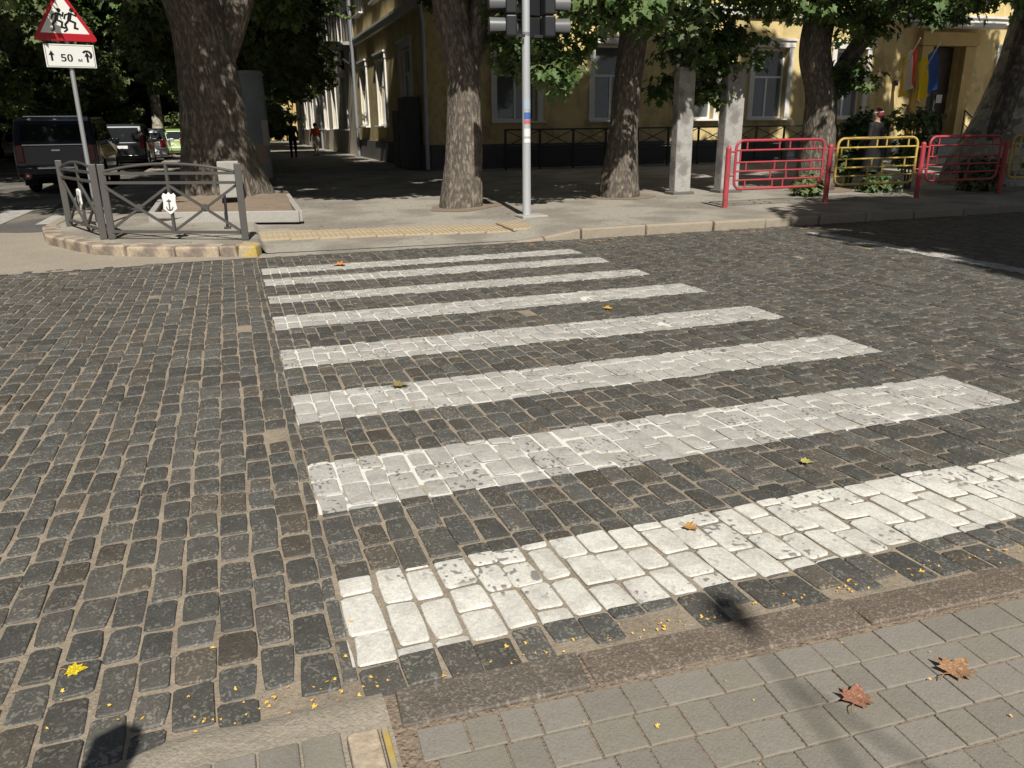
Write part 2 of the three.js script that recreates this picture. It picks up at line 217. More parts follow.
// courses of setts run across the road; to the right they lean
function warp(u, v) { const c = 3.4 * (1 - Math.exp(-Math.max(0, u - 0.2) / 3.4)); return [u + 0.055 * c * 5 * Math.exp(-(v - 2) / 5), v]; }
const setts = [], paintTris = STRIPES.map(() => []), stopTris = [];
{
  const r = rng(77), tones = [[0.2, 0.2, 0.19], [0.205, 0.202, 0.192], [0.19, 0.192, 0.186], [0.21, 0.205, 0.193], [0.196, 0.2, 0.197], [0.215, 0.196, 0.172], [0.205, 0.206, 0.2], [0.185, 0.186, 0.18]];
  const build = (u0, u1, v0, v1, gap, wob) => {
    const w = u1 - u0 - gap, d = v1 - v0 - gap, cu = (u0 + u1) / 2 + (r() - 0.5) * 0.006, cv = (v0 + v1) / 2, j = Math.min(0.009, gap * (0.35 + 0.3 * wob)), rr = Math.min(w, d) * (0.07 + 0.08 * r());
    const C = [[-w / 2, -d / 2], [w / 2, -d / 2], [w / 2, d / 2], [-w / 2, d / 2]].map(([a, b]) => [a + (r() - 0.5) * j * 2, b + (r() - 0.5) * j * 2]);
    const out = [];
    for (let i = 0; i < 4; i++) {
      const p = C[(i + 3) % 4], q = C[i], n = C[(i + 1) % 4], cut = (t) => { const L = Math.hypot(t[0] - q[0], t[1] - q[1]); return [q[0] + (t[0] - q[0]) / L * rr, q[1] + (t[1] - q[1]) / L * rr]; };
      out.push(cut(p), cut(n)); if (i === 1 || i === 3) { const k = (r() - 0.3) * 0.006; out.push([(q[0] + n[0]) / 2 + (i === 1 ? k : -k), (q[1] + n[1]) / 2]); }
    }
    const top = (r() - 0.5) * 0.006, tx = (r() - 0.5) * 0.045, tz = (r() - 0.5) * 0.035, dome = 0.0015 + 0.0025 * r();
    const P = (a, b, k, y) => { const [s, l] = warp(cu + a * k, cv + b * k); return [s, y + top + tx * a * k + tz * b * k, -l]; };
    const n = out.length, pos = [], idx = [];
    for (const [a, b] of out) pos.push([...P(a, b, 1, -0.045)]);
    for (const [a, b] of out) pos.push([...P(a, b, 0.985, -0.0035)]);
    for (const [a, b] of out) pos.push([...P(a, b, 0.88 + 0.04 * r(), dome * 0.6 + (r() - 0.5) * 0.002)]);
    pos.push(P(0, 0, 0, dome));
    for (let i = 0; i < n; i++) { const k = (i + 1) % n; for (const o of [0, n]) idx.push(o + i, o + k, o + n + k, o + i, o + n + k, o + n + i); idx.push(2 * n + i, 2 * n + k, 3 * n); }
    const t = tones[Math.floor(r() * tones.length)], b = 0.74 + 0.46 * r(), tint = [t[0] * b * 1.04, t[1] * b, t[2] * b * 0.93], ou = [r(), r()];
    const g = new THREE.BufferGeometry(), N = pos.length, uv = new Float32Array(N * 2), col = new Float32Array(N * 3);
    pos.forEach((q, i) => { uv[i * 2] = q[0] / 0.6 + ou[0]; uv[i * 2 + 1] = q[2] / 0.6 + ou[1] + (i < n ? 0.07 : 0); col.set(tint, i * 3); });
    g.setAttribute('position', new THREE.Float32BufferAttribute(pos.flat(), 3)); g.setAttribute('uv', new THREE.BufferAttribute(uv, 2)); g.setAttribute('color', new THREE.BufferAttribute(col, 3)); g.setIndex(idx); g.computeVertexNormals();
    const [s, l] = warp(cu, cv), at = V(s, 0, -l), e = at.clone().project(camera), dist = at.distanceTo(camera.position), inView = Math.abs(e.x) < 1.02 && Math.abs(e.y) < 1.02 && e.z < 1;
    setts.push({ g, rank: inView ? w * d / dist ** 3 : -dist });
    // the painted part of the top, cut out along the stripe's edge
    const nrm = g.attributes.normal, vert = (i) => ({ p: pos[i], n: [nrm.getX(i), nrm.getY(i), nrm.getZ(i)] });
    const cutBy = (list, quad) => {
      for (let i = n * 6; i < idx.length; i += 3) { /* rebuilt below */ }
      const tris = []; for (let i = 0; i < idx.length; i += 3) { const a = idx[i], b2 = idx[i + 1], c = idx[i + 2]; if (a >= n && b2 >= n && c >= n) tris.push([vert(a), vert(b2), vert(c)]); }
      for (const tr of tris) {
        let poly = tr;
        for (const [ax, al, nx, nl] of quad) {
          const dd = (q) => (q.p[0] - ax) * nx + (-q.p[2] - al) * nl, res = [];
          for (let i = 0; i < poly.length; i++) {
            const A = poly[i], B = poly[(i + 1) % poly.length], da = dd(A), db = dd(B);
            if (da >= 0) res.push(A);
            if ((da >= 0) !== (db >= 0)) { const tt = da / (da - db); res.push({ p: A.p.map((x, k) => lerp(x, B.p[k], tt)), n: A.n.map((x, k) => lerp(x, B.n[k], tt)) }); }
          }
          poly = res; if (poly.length < 3) break;
        }
        for (let i = 1; i + 1 < poly.length; i++) list.push(poly[0], poly[i], poly[i + 1]);
      }
    };
    const jt = () => (r() - 0.5) * 0.02;
    STRIPES.forEach(([l0, l1, s0, s1], k) => { if (l > l0 - 0.2 && l < l1 + 0.2 && s > s0 - 0.2 && s < s1 + 0.2) cutBy(paintTris[k], [[s0 + jt() * 0.5, 0, 1, 0], [s1 + jt(), 0, -1, 0], [0, l0 + jt(), 0, 1], [0, l1 + jt(), 0, -1]]); });
    if (s > 7.4 && s < 8.4 && l > 5 && l < 9.8) { const k = 0.1 / 4.4; cutBy(stopTris, [[7.75, 5.2, 1, -k], [8, 5.2, -1, k], [0, 5.2, 0, 1], [0, 9.6, 0, -1]]); }
  };
  const course = (u0, u1, gap, wob) => {
    let v = 1.35 + r() * 0.15; const end = 10.36;
    while (v < end - 0.08) { let d = (u0 < 0.19 ? 0.145 : 0.15) + 0.1 * r(); if (v + d > end) d = end - v; const hole = r() < (u0 < 0.1 && u0 > -0.15 ? 0.03 : 0.002); const lim = u0 < 0.18 ? (u0 > -0.35 ? 1.93 : 1.8) : 1.95 - 0.045 * u0; if (!hole && v + d * 0.5 > lim) build(u0, u1, v, v + d, gap * (0.8 + 0.5 * r()), wob); v += d; }
  };
  let u = 0.195; course(u - 0.055, u, 0.012, 0.6); u -= 0.055;
  while (u > -6.5) { const w = 0.098 + 0.024 * r(); course(u - w, u, 0.0112, 1); u -= w; }
  u = 0.195; while (u < 15) { const w = 0.086 + 0.026 * r(); course(u, u + w, u < 4 ? 0.0085 : 0.011, 0.8); u += w; }
  setts.sort((a, b) => b.rank - a.rank);
  setts.slice(0, 300).forEach(({ g }) => part('cobblestone', g, M.stone, road));
  const rest = part('cobblestones', mergeGeometries(setts.slice(300).map((q) => q.g)), M.stone, road); rest.userData.kind = 'stuff';
  const toGeo = (list, up, k) => {
    const pos = [], nor = [], uv = []; for (const q of list) { pos.push(q.p[0] + q.n[0] * up, q.p[1] + q.n[1] * up, q.p[2] + q.n[2] * up); nor.push(...q.n); uv.push(q.p[0] / k, q.p[2] / k); }
    const g = new THREE.BufferGeometry(); g.setAttribute('position', new THREE.Float32BufferAttribute(pos, 3)); g.setAttribute('normal', new THREE.Float32BufferAttribute(nor, 3)); g.setAttribute('uv', new THREE.Float32BufferAttribute(uv, 2)); return g;
  };
  STRIPES.forEach(([l0, l1, s0, s1], k) => {
    const st = part('crosswalk_stripe', toGeo(paintTris[k], 0.0012, 2.3), k ? M.paint : M.paintFresh, road);
    if (k) part('joint_paint', sheet([[s0, l0], [s1, l0], [s1, l1], [s0, l1]], -0.0034, 1.1), M.paintJoint, st);
  });
  part('stop_line', toGeo(stopTris, 0.0012, 2.3), M.paint, road);
}

// near side: dropped kerb of granite slabs, concrete pavers, a dirty concrete apron
const nearWalk = struct('pavement');
part('bed', sheet([[0.2, -6], [8, -6], [8, 1.52], [0.2, 1.88]], 0.0095, 0.8), M.soil, nearWalk);
{
  const r = rng(5);
  let s = 0.27; const lens = [0.56, 0.95, 1.05, 0.9, 1.1, 1.0, 0.9];
  lens.forEach((L, i) => { const l = 1.825 - 0.045 * (s + L / 2), g = boxUV(rough(rbox(L - 0.008, 0.16, 0.145 + 0.012 * r(), 0, 0, 0, 0.009), 0.022, 11, 3 + i), 0.4).rotateY(-0.045).translate(s + L / 2, -0.06 + 0.004 * r(), -l); part('kerb_slab', g, i === 0 || i > 4 ? M.graniteGrey : M.granite, nearWalk); s += L; });
  // pavers in courses parallel to the kerb, three lengths mixed
  const shared = {};
  for (let row = 0; row < 26; row++) {
    let x = 0.3 + (row % 2) * 0.03 - 0.045 * 0; const lc = 1.69 - row * 0.121;
    if (lc < 0.2 && row % 1) break;
    while (x < (row < 14 ? 2.9 : 1.6)) {
      const L = [0.098, 0.131, 0.18][Math.floor(r() * 3)], key = L + '_' + Math.floor(r() * 2);
      const g = shared[key] ??= rbox(L - 0.005, 0.07, 0.1155, 0, -0.035, 0, 0.004, 0.5);
      const m = part('paver', g, M.paver[Math.floor(r() * 3)], nearWalk); m.position.set(x + L / 2, 0.0145 + (r() - 0.5) * 0.003, -(lc - 0.045 * (x + L / 2) - 0.02)); m.rotation.set((r() - 0.5) * 0.02, 0.045 * -1 + (r() - 0.5) * 0.012, (r() - 0.5) * 0.02);
      x += L;
    }
  }
  // apron: worn concrete run over the setts, lumpy edge
  const nx = 60, nl = 50, pos = [], idx = [];
  for (let i = 0; i <= nx; i++) for (let k = 0; k <= nl; k++) {
    const a = lerp(-3.2, 0.245, i / nx), edge = a > -0.3 ? 1.965 + 0.02 * (n3(a * 9, 1, 2) - 0.5) : lerp(1.965, 1.83, step(-0.3, -0.75, a)), l = lerp(0.3, edge + 0.05 * (n3(a * 7, 3, 4) - 0.5), k / nl);
    const d = edge - l, y = -0.02 + 0.036 * step(-0.01, 0.12, d) + 0.012 * (n3(a * 14, l * 14, 3) - 0.5) + 0.006 * (n3(a * 50, l * 50, 6) - 0.5);
    pos.push(a, y, -l);
  }
  for (let i = 0; i < nx; i++) for (let k = 0; k < nl; k++) { const a = i * (nl + 1) + k, b = a + nl + 1; idx.push(a, b, b + 1, a, b + 1, a + 1); }
  const g = new THREE.BufferGeometry(); g.setAttribute('position', new THREE.Float32BufferAttribute(pos, 3)); g.setIndex(idx); g.computeVertexNormals();
  part('concrete_apron', boxUV(g, 0.9), M.dust, nearWalk);
  part('edge_slab', rough(rbox(0.085, 0.1, 0.75, 0.165, -0.01, -1.36, 0.012), 0.012, 10, 2), M.kerbTan, nearWalk);
  part('yellow_edge', rough(rbox(0.018, 0.1, 0.74, 0.222, -0.012, -1.36, 0.005), 0.008, 12, 4), M.kerbYellow, nearWalk);
  for (let i = 0; i < 5; i++) for (let k = 0; k < 3; k++) part('paver', rbox(0.1, 0.05, 0.15, 0.06 - i * 0.107, 0.0, -1.69 + k * 0.156, 0.006, 0.5), M.paver[(i + k) % 3], nearWalk);
}

// far side: pavement heightfield with a dropped kerb at the crossing
const L0 = (s) => { const p = [[-2.75, 14.2], [-2.5, 12.9], [-1.75, 11.55], [-1.0, 10.95], [0.24, 10.52], [4.0, 10.34], [12, 10.42], [45, 10.6]]; for (let i = 1; i < p.length; i++) if (s <= p[i][0]) return lerp(p[i - 1][1], p[i][1], (s - p[i - 1][0]) / (p[i][0] - p[i - 1][0])); return 10.6; };
const walkH = (s, l) => { const ramp = step(0.24, 0.34, s) * (1 - step(3.7, 4.6, s)); return 0.125 - 0.115 * ramp * (1 - clamp((l - 10.5) / 5.5)) + 0.008 * (n3(s * 0.8, l * 0.8, 1) - 0.5); };
{
  const S = [], add = (a, b, st) => { for (let x = a; x < b - 1e-6; x += st) S.push(x); }; add(-2.74, 0.2, 0.15); add(0.2, 0.4, 0.03); add(0.4, 5, 0.12); add(5, 20, 0.5); add(20, 45, 2.5); S.push(45);
  const T = []; for (let t = 0; t < 4; t += 0.1) T.push(t); for (let t = 4; t < 14; t += 0.5) T.push(t); for (let t = 14; t <= 80; t += 6) T.push(t);
  const pos = [], idx = []; for (const s of S) for (const t of T) { const l = L0(s) + 0.1 + t; pos.push(s, walkH(s, l), -l); }
  const n = T.length; for (let i = 0; i < S.length - 1; i++) for (let k = 0; k < n - 1; k++) { const a = i * n + k, b = a + n; idx.push(a, b, b + 1, a, b + 1, a + 1); }
  const g = new THREE.BufferGeometry(); g.setAttribute('position', new THREE.Float32BufferAttribute(pos, 3)); g.setIndex(idx); g.computeVertexNormals();
  const fw = struct('pavement', boxUV(g, 3.1), M.asphalt);
  // lip between the dropped pavement and the setts
  part('asphalt_lip', sheet([[0.24, 10.3], [4.1, 10.3], [4.0, 10.5], [0.24, 10.68]], 0.004, 3), M.asphalt, fw);
}
{
  const kerb = struct('kerb'), r = rng(8);
  const stoneAt = (a, b, mat, w = 0.2, h = 0.26, name = 'kerb_stone') => {
    const A = [a, L0(a)], B = [b, L0(b)], L = Math.hypot(B[0] - A[0], B[1] - A[1]), ha = walkH(Math.min(a, a < 1 ? 0.2 : 99), A[1] + 0.1), hb = walkH(Math.min(b, b < 1 ? 0.2 : 99), B[1] + 0.1), g = rough(rbox(L - 0.012, h, w, 0, 0, 0, 0.03), 0.06, 7, Math.floor(r() * 60)).rotateZ(Math.atan2(hb - ha, L)).rotateY(Math.atan2(B[1] - A[1], B[0] - A[0])).translate((A[0] + B[0]) / 2, (ha + hb) / 2 + 0.012 - h / 2 + (r() - 0.5) * 0.01, -(A[1] + B[1]) / 2 - 0.06);
    return part(name, g, mat, kerb);
  };
  const front = [-2.72, -2.45, -2.1, -1.72, -1.3, -0.72, -0.2, 0.02]; for (let i = 0; i < front.length - 1; i++) stoneAt(front[i], front[i + 1], M.kerbTan, 0.26);
  stoneAt(0.02, 0.25, M.kerbYellow, 0.27, 0.26, 'kerb_stone');
  stoneAt(3.62, 4.05, M.kerbFar, 0.18); stoneAt(4.05, 4.6, M.kerbFar, 0.18); for (let s = 4.6; s < 16; ) { const L = 0.75 + 0.5 * r(); stoneAt(s, s + L, M.kerbFar, 0.18); s += L; }
  stoneAt(16.5, 42, M.kerbFar, 0.18);
  for (let l = 14.1; l < 60; l += 1.3) part('kerb_stone', rough(rbox(0.16, 0.24, 1.28, -2.72, 0.02, -l - 0.65, 0.02), 0.02, 3, 4), M.kerbFar, kerb);
}
// side street
{
  const st = struct('side_street', boxUV(new THREE.BufferGeometry().copy(sheet([[-11, 10.3], [-2.5, 10.3], [-2.5, 95], [-11, 95]], -0.002)), 3.7), M.road);
  const dl = []; for (let i = 0; i <= 40; i++) dl.push(i);
  const pts = dl.map((i) => { const s = lerp(-9, 0.2, i / 40); return [s, lerp(10.2, 10.36, step(-2.2, 0, s)) - 0.06 + 0.12 * n3(s * 3, 2, 1)]; }), back = dl.map((i) => { const s = lerp(0.2, -9, i / 40); return [s, Math.max(s > -2.6 ? L0(s) + 0.05 : 0, 14.4 + 1.4 * (n3(s * 1.3, 5, 1) - 0.5))]; });
  part('dust_patch', sheet([...pts, ...back], 0.003, 1.7), M.dust, st);
  for (let k = 0; k < 6; k++) part('crosswalk_stripe', sheet([[-3.25 - k * 1.05, 15.6], [-2.78 - k * 1.05, 15.6], [-2.78 - k * 1.05, 18.6], [-3.25 - k * 1.05, 18.6]], 0.006, 2.3), M.paint, st);
  const lw = struct('pavement', box(6, 0.3, 85, -14, -0.03, -53, 3), M.asphalt);
}
// tactile strip: ribbed tiles
{
  const strip = struct('tactile_strip'); const rib = [rbox(0.39, 0.03, 0.39, 0, 0, 0, 0.006)]; for (let k = 0; k < 5; k++) rib.push(rbox(0.035, 0.012, 0.37, -0.156 + k * 0.078, 0.0175, 0, 0.005)); const tg = merge(rib);
  for (let i = 0; i < 10; i++) for (let k = 0; k < 2; k++) { const s = 0.5 + i * 0.395, l = 11.85 + k * 0.395 - 0.06 * i * 0.9; const m = part('tactile_tile', tg, M.tactile, strip); m.position.set(s, walkH(s, l) + 0.004, -l); m.rotation.set(0.021, 0.05, 0); }
}

//====================================================================== TREES
function limb(pts, radii, seg = 14, per = 0.16, lump = 0.1, seed = 1) {
  const c = new THREE.CatmullRomCurve3(pts.map((p) => V(...p))), L = c.getLength(), n = Math.max(3, Math.round(L / per)), fr = c.computeFrenetFrames(n, false), pos = [], uv = [], idx = [], reps = Math.max(1, Math.round(Math.max(...radii) * 4.5));
  for (let i = 0; i <= n; i++) {
    const t = i / n, p = c.getPointAt(t), k = t * (radii.length - 1), a = Math.min(radii.length - 2, Math.floor(k)), r0 = lerp(radii[a], radii[a + 1], k - a);
    for (let j = 0; j <= seg; j++) { const th = (j % seg) / seg * 2 * Math.PI, cx = Math.cos(th), cz = Math.sin(th), r = r0 * (1 + lump * 2 * (n3(cx * 1.6 + seed, p.y * 0.5, cz * 1.6 + seed, seed) - 0.5) + lump * 0.8 * (n3(cx * 6 + seed, p.y * 0.8, cz * 6, seed + 3) - 0.5)); const q = p.clone().addScaledVector(fr.normals[i], cx * r).addScaledVector(fr.binormals[i], cz * r); pos.push(...q.toArray()); uv.push(j / seg * reps, t * L * 0.75); }
  }
  for (let i = 0; i < n; i++) for (let j = 0; j < seg; j++) { const a = i * (seg + 1) + j, b = a + seg + 1; idx.push(a, a + 1, b + 1, a, b + 1, b); }
  const g = new THREE.BufferGeometry(); g.setAttribute('position', new THREE.Float32BufferAttribute(pos, 3)); g.setAttribute('uv', new THREE.Float32BufferAttribute(uv, 2)); g.setIndex(idx); g.computeVertexNormals();
  const nn = g.attributes.normal; for (let i = 0; i <= n; i++) { const a = i * (seg + 1), b = a + seg; for (const f of ['X', 'Y', 'Z']) { const v = (nn['get' + f](a) + nn['get' + f](b)) / 2; nn['set' + f](a, v); nn['set' + f](b, v); } }
  return g;
}
function leafShape(size) {                      // a lobed leaf with a folded middle, base at the origin, tip along +z
  const lobes = [[0, 0], [0.28, -0.06], [0.5, 0.12], [0.34, 0.3], [0.56, 0.56], [0.26, 0.6], [0, 1.0]], pos = [];
  const P = (x, z) => [x * size, (Math.abs(x) * 0.22 - z * z * 0.18) * size, z * size];
  for (const sgn of [1, -1]) for (let i = 1; i < lobes.length - 1; i++) { const A = P(0, 0.3), B = P(sgn * lobes[i][0], lobes[i][1]), C = P(sgn * lobes[i + 1][0], lobes[i + 1][1]); pos.push(...A, ...(sgn > 0 ? [...B, ...C] : [...C, ...B])); }
  const g = new THREE.BufferGeometry(); g.setAttribute('position', new THREE.Float32BufferAttribute(pos, 3)); g.computeVertexNormals(); return g;
}
function sprig(size, n, seed) {                 // leaves round the end of a twig
  const r = rng(seed), l = leafShape(size), out = [];
  for (let i = 0; i < n; i++) { const a = i * 2.4 + r(), g = l.clone().scale(0.75 + 0.45 * r(), 1, 0.75 + 0.45 * r()).rotateX(0.15 + 0.75 * r()).rotateZ((r() - 0.5) * 0.7).translate(0, 0, 0.05 + 0.13 * r()).rotateY(a).translate((r() - 0.5) * 0.1, -0.14 * r() + 0.07, (r() - 0.5) * 0.1); out.push(g); }
  return mergeGeometries(out);
}
const sprigs = [sprig(0.13, 8, 3), sprig(0.15, 7, 9), sprig(0.19, 9, 21)];
const topLeaf = (r, g, b) => std({ color: lin(r, g, b), roughness: 0.65, side: THREE.DoubleSide });
const leafs = [leafMat(0.075, 0.135, 0.028), leafMat(0.06, 0.115, 0.03), leafMat(0.1, 0.15, 0.035), topLeaf(0.07, 0.12, 0.028)];
function crown(parent, clumps, seed, kind = 0, mat = 0, density = 1) {
  const r = rng(seed), mats = [], cols = [], d = new THREE.Object3D();
  for (const [x, y, z, rad, flat = 0.7, dens = 1] of clumps) {
    const n = Math.round(125 * density * dens * rad * rad);
    for (let i = 0; i < n; i++) {
      const th = r() * 6.283, c = 2 * r() - 1, q = Math.sqrt(1 - c * c), k = rad * Math.pow(r(), 0.45) * (0.75 + 0.5 * n3(q * Math.cos(th) * 2 + x, c * 2 + y, q * Math.sin(th) * 2 + z, 5));
      d.position.set(x + q * Math.cos(th) * k, y + c * k * flat, z + q * Math.sin(th) * k); d.rotation.set((r() - 0.5) * 1.1, r() * 6.283, (r() - 0.5) * 1.1); d.scale.setScalar(0.75 + 0.55 * r()); d.updateMatrix(); mats.push(d.matrix.clone());
      const b = 0.7 + 0.6 * r(); cols.push(new THREE.Color().setRGB(b * (0.9 + 0.3 * r()), b, b * 0.9));
    }
  }
  const m = new THREE.InstancedMesh(sprigs[kind], leafs[mat], mats.length); mats.forEach((x, i) => { m.setMatrixAt(i, x); m.setColorAt(i, cols[i]); });
  m.name = 'crown'; m.userData.kind = 'stuff'; parent.add(m); return m;
}
const ball = (cx, cy, cz, R0, n, rad, seed, fl = 0.75) => { const r = rng(seed), out = []; for (let i = 0; i < n; i++) { const th = r() * 6.283, c = 2 * r() - 0.9, q = Math.sqrt(Math.max(0, 1 - c * c)), k = R0 * Math.pow(r(), 0.4); out.push([cx + q * Math.cos(th) * k, cy + c * k * fl, cz + q * Math.sin(th) * k, rad * (0.7 + 0.6 * r())]); } return out; };

// 1. the huge leaning trunk in the raised bed on the corner
{
  const t = thing('street_tree', 'huge leaning old tree with ridged trunk in raised bed behind grey fence', 'tree', [-0.05, 0.12, -16.4], 0, 'street trees');
  const main = limb([[0.1, -0.1, 0], [0.02, 0.35, 0], [-0.04, 1.0, 0.02], [-0.1, 2.0, 0.05], [-0.2, 3.2, 0.05], [-0.55, 4.6, 0.1], [-1.2, 7.0, 0.3], [-1.6, 10, 0.3]], [0.86, 0.62, 0.53, 0.49, 0.5, 0.5, 0.4, 0.25, 0.12], 40, 0.12, 0.2, 3);
  const flare = []; for (let k = 0; k < 7; k++) { const a = k * 0.9 + 0.3, L = 0.75 + 0.2 * (k % 3); flare.push(limb([[Math.cos(a) * L, -0.05, Math.sin(a) * L], [Math.cos(a) * 0.5, 0.18, Math.sin(a) * 0.5], [Math.cos(a) * 0.34, 0.75, Math.sin(a) * 0.34], [Math.cos(a) * 0.22 - 0.05, 1.7, Math.sin(a) * 0.22], [-0.1, 2.4, 0]], [0.07, 0.15, 0.19, 0.14, 0.03], 12, 0.12, 0.15, k)); }
  part('trunk', merge([main, ...flare]), M.bark, t);
  part('limb', merge([limb([[-0.05, 1.6, 0], [0.1, 2.3, 0.02], [0.42, 3.3, 0.05], [0.75, 4.3, 0.1], [1.4, 6.2, 0], [2.2, 9, 0]], [0.1, 0.26, 0.36, 0.32, 0.24, 0.1], 20, 0.14, 0.15, 5)]), M.bark, t);
  part('limb', merge([limb([[-0.5, 4.5, 0.1], [-1.2, 5.6, 1.2], [-2.2, 6.6, 2.6], [-3.4, 7.4, 4]], [0.26, 0.2, 0.14, 0.06], 12), limb([[0.8, 4.6, 0.1], [1.3, 5.6, 1.4], [1.9, 6.4, 3.2]], [0.2, 0.14, 0.05], 10), limb([[-0.6, 4.8, 0], [-1.6, 6, -1.4], [-3, 7, -2.6]], [0.22, 0.15, 0.06], 10), limb([[-0.5, 4.4, 0.1], [-1.2, 4.5, 1.4], [-2.1, 3.7, 2.9]], [0.1, 0.05, 0.015], 8)]), M.bark, t);
  crown(t, ball(0.4, 11.5, 1.0, 5.0, 46, 1.9, 4, 1.15), 12, 2, 3, 0.45);
  crown(t, [[-3.2, 6, 3.5, 1.5], [-1, 5.8, 3.6, 1.5], [1.5, 6, 3.4, 1.4], [2.6, 5.6, 1.8, 1.3], [-3.8, 5.6, 1.2, 1.4], [0.8, 5.2, 2.4, 1], [-1.8, 5.2, 2.6, 1.1], [2.8, 5.2, -2, 1.2], [1.2, 4.2, -3, 0.9], [1.6, 3.9, -2.6, 0.55], [-2.4, 3.35, 3.15, 0.36, 0.8, 1.5], [-1.25, 3.45, 2.6, 0.42, 0.8, 1.4], [-1.9, 3.8, 2.6, 0.5], [-4, 6.4, -0.4, 1.4], [-4.6, 7, -1.6, 1.5], [-3.4, 5.8, -2, 1.2], [-5, 6.6, 0.6, 1.4], [-3.6, 7.4, 0.4, 1.4], [-2.6, 6.6, -1, 1.3], [-5.4, 7.6, -0.6, 1.3]], 11, 1, 0, 0.8);
}
// 2-5. trees along the far pavement
function stem(x, l, label, build) { const t = thing('street_tree', label, 'tree', [x, walkH(x, l) - 0.02, -l], 0, 'street trees'); build(t); const pts = []; for (let k = 0; k < 26; k++) { const a = k / 26 * 6.283, q = (0.5 + 0.35 * n3(Math.cos(a) * 2 + x, Math.sin(a) * 2, 3)) * 1.05; pts.push([Math.cos(a) * q, Math.sin(a) * q * 0.9 - 0.12]); } const s = sheet(pts, 0.03, 1), sp = s.attributes.position; for (let k = 0; k < sp.count; k++) sp.setY(k, 0.026 + walkH(x + sp.getX(k), l - sp.getZ(k)) - walkH(x, l)); part('soil_patch', s, M.soil, t); return t; }
stem(4.02, 14.5, 'sunlit grey tree trunk that forks, standing just left of traffic light pole', (t) => {
  part('trunk', merge([limb([[-0.02, -0.1, 0], [0, 0.2, 0], [0.06, 1.0, 0], [0.09, 1.9, 0], [0.1, 2.35, 0], [0.0, 2.75, 0], [-0.12, 3.6, 0], [-0.35, 5.5, 0.1], [-0.8, 8, 0.3]], [0.41, 0.33, 0.3, 0.3, 0.33, 0.25, 0.2, 0.17, 0.12, 0.06], 28, 0.1, 0.16, 12)]), M.bark, t);
  part('limb', merge([limb([[0.08, 1.5, 0.0], [0.16, 2.1, 0.02], [0.3, 2.7, 0.03], [0.44, 3.5, 0.05], [0.8, 5.2, 0.2], [1.4, 7.4, 0.4]], [0.08, 0.17, 0.19, 0.165, 0.13, 0.05], 18, 0.12, 0.12, 15)]), M.bark, t);
  crown(t, ball(0.2, 10.6, 0.8, 4.3, 85, 0.85, 24, 1.45), 131, 2, 3, 1.0);
  crown(t, [[-1.2, 5.4, 1.4, 1.1], [1.2, 5.2, 1.2, 1.1], [0.2, 5.0, 1.9, 0.9], [0.55, 3.05, -0.2, 0.28, 0.9, 1.4]], 31, 1, 0, 0.85);
});
stem(7.47, 14.9, 'dark slim tree trunk between traffic light pole and concrete pillars', (t) => {
  part('trunk', limb([[0, -0.1, 0], [-0.02, 0.25, 0], [0.02, 1.0, 0], [0.08, 2, 0], [0.2, 3.2, 0], [0.4, 5.2, 0], [0.3, 8, 0]], [0.42, 0.28, 0.26, 0.25, 0.23, 0.18, 0.06], 24, 0.12, 0.15, 22), M.bark, t);
  part('limb', merge([limb([[0.15, 3, 0], [-0.4, 3.6, 0.9], [-1.2, 3.7, 1.9], [-2.1, 3.2, 2.4]], [0.13, 0.09, 0.05, 0.02], 8), limb([[0.25, 3.4, 0], [1.2, 4, 0.3], [2.2, 3.6, 0.2]], [0.11, 0.07, 0.02], 8)]), M.bark, t);
  crown(t, ball(0.1, 10.6, 0.8, 4.3, 85, 0.85, 34, 1.45), 135, 2, 3, 1.0);
  crown(t, [[-1.65, 3.3, 2.2, 0.72, 0.6, 1.5], [-0.85, 3.25, 2.1, 0.62, 0.6, 1.5], [-1.3, 3.6, 1.5, 0.8], [-2.35, 2.2, 2.3, 0.36, 0.8, 2], [-2.2, 2.5, 1.0, 0.6, 0.8, 1.2], [-1.5, 2.7, 0.7, 0.6, 0.8], [-2.6, 2.9, 0.9, 0.55], [1.4, 2.9, 0, 0.7], [2.4, 2.8, -0.1, 0.75], [2.2, 2.15, -0.1, 0.5, 0.9, 1.3], [1.5, 2.2, -0.7, 0.5], [0.6, 3.4, 0.8, 0.8], [-0.3, 4.8, 1.8, 1.2], [1.6, 4.6, 1.4, 1.2], [2.6, 4.2, 0.6, 1.1]], 35, 1, 0, 0.9);
});
const kinked = stem(12.0, 14.6, 'dark tree with kinked trunk behind the yellow section of the barrier', (t) => {
  part('trunk', limb([[0, -0.1, 0], [0, 0.3, 0], [-0.02, 1.2, 0], [-0.06, 2, 0], [-0.32, 2.8, 0], [-0.22, 3.8, 0], [0.1, 5.6, 0], [0.3, 8, 0]], [0.42, 0.36, 0.34, 0.34, 0.25, 0.22, 0.15, 0.05], 24, 0.12, 0.15, 42), M.bark, t);
  part('limb', limb([[0.0, 1.3, 0], [0.08, 1.9, 0], [0.4, 2.5, 0.05], [0.85, 3.2, 0.1], [1.8, 5.2, 0.3]], [0.08, 0.2, 0.17, 0.14, 0.05], 14, 0.12, 0.12, 44), M.bark, t);
  crown(t, ball(0.2, 10.8, 0.8, 4.4, 66, 0.75, 54, 1.45), 155, 2, 3, 0.85);
  crown(t, [[-1.3, 3.75, 0.6, 0.8], [-0.4, 3.6, 0.9, 0.7], [0.2, 3.3, 0.7, 0.6], [0.45, 2.3, 0.3, 0.5, 0.8, 1.3], [0.1, 3.9, 1.6, 0.9], [1.0, 3.7, 1.6, 0.8], [1.7, 4.2, 1.2, 1], [-2.2, 4.1, 0.4, 0.9], [-2.4, 3.2, -0.4, 0.6], [-0.4, 5, 2, 1.2]], 55, 1, 0, 0.9);
});
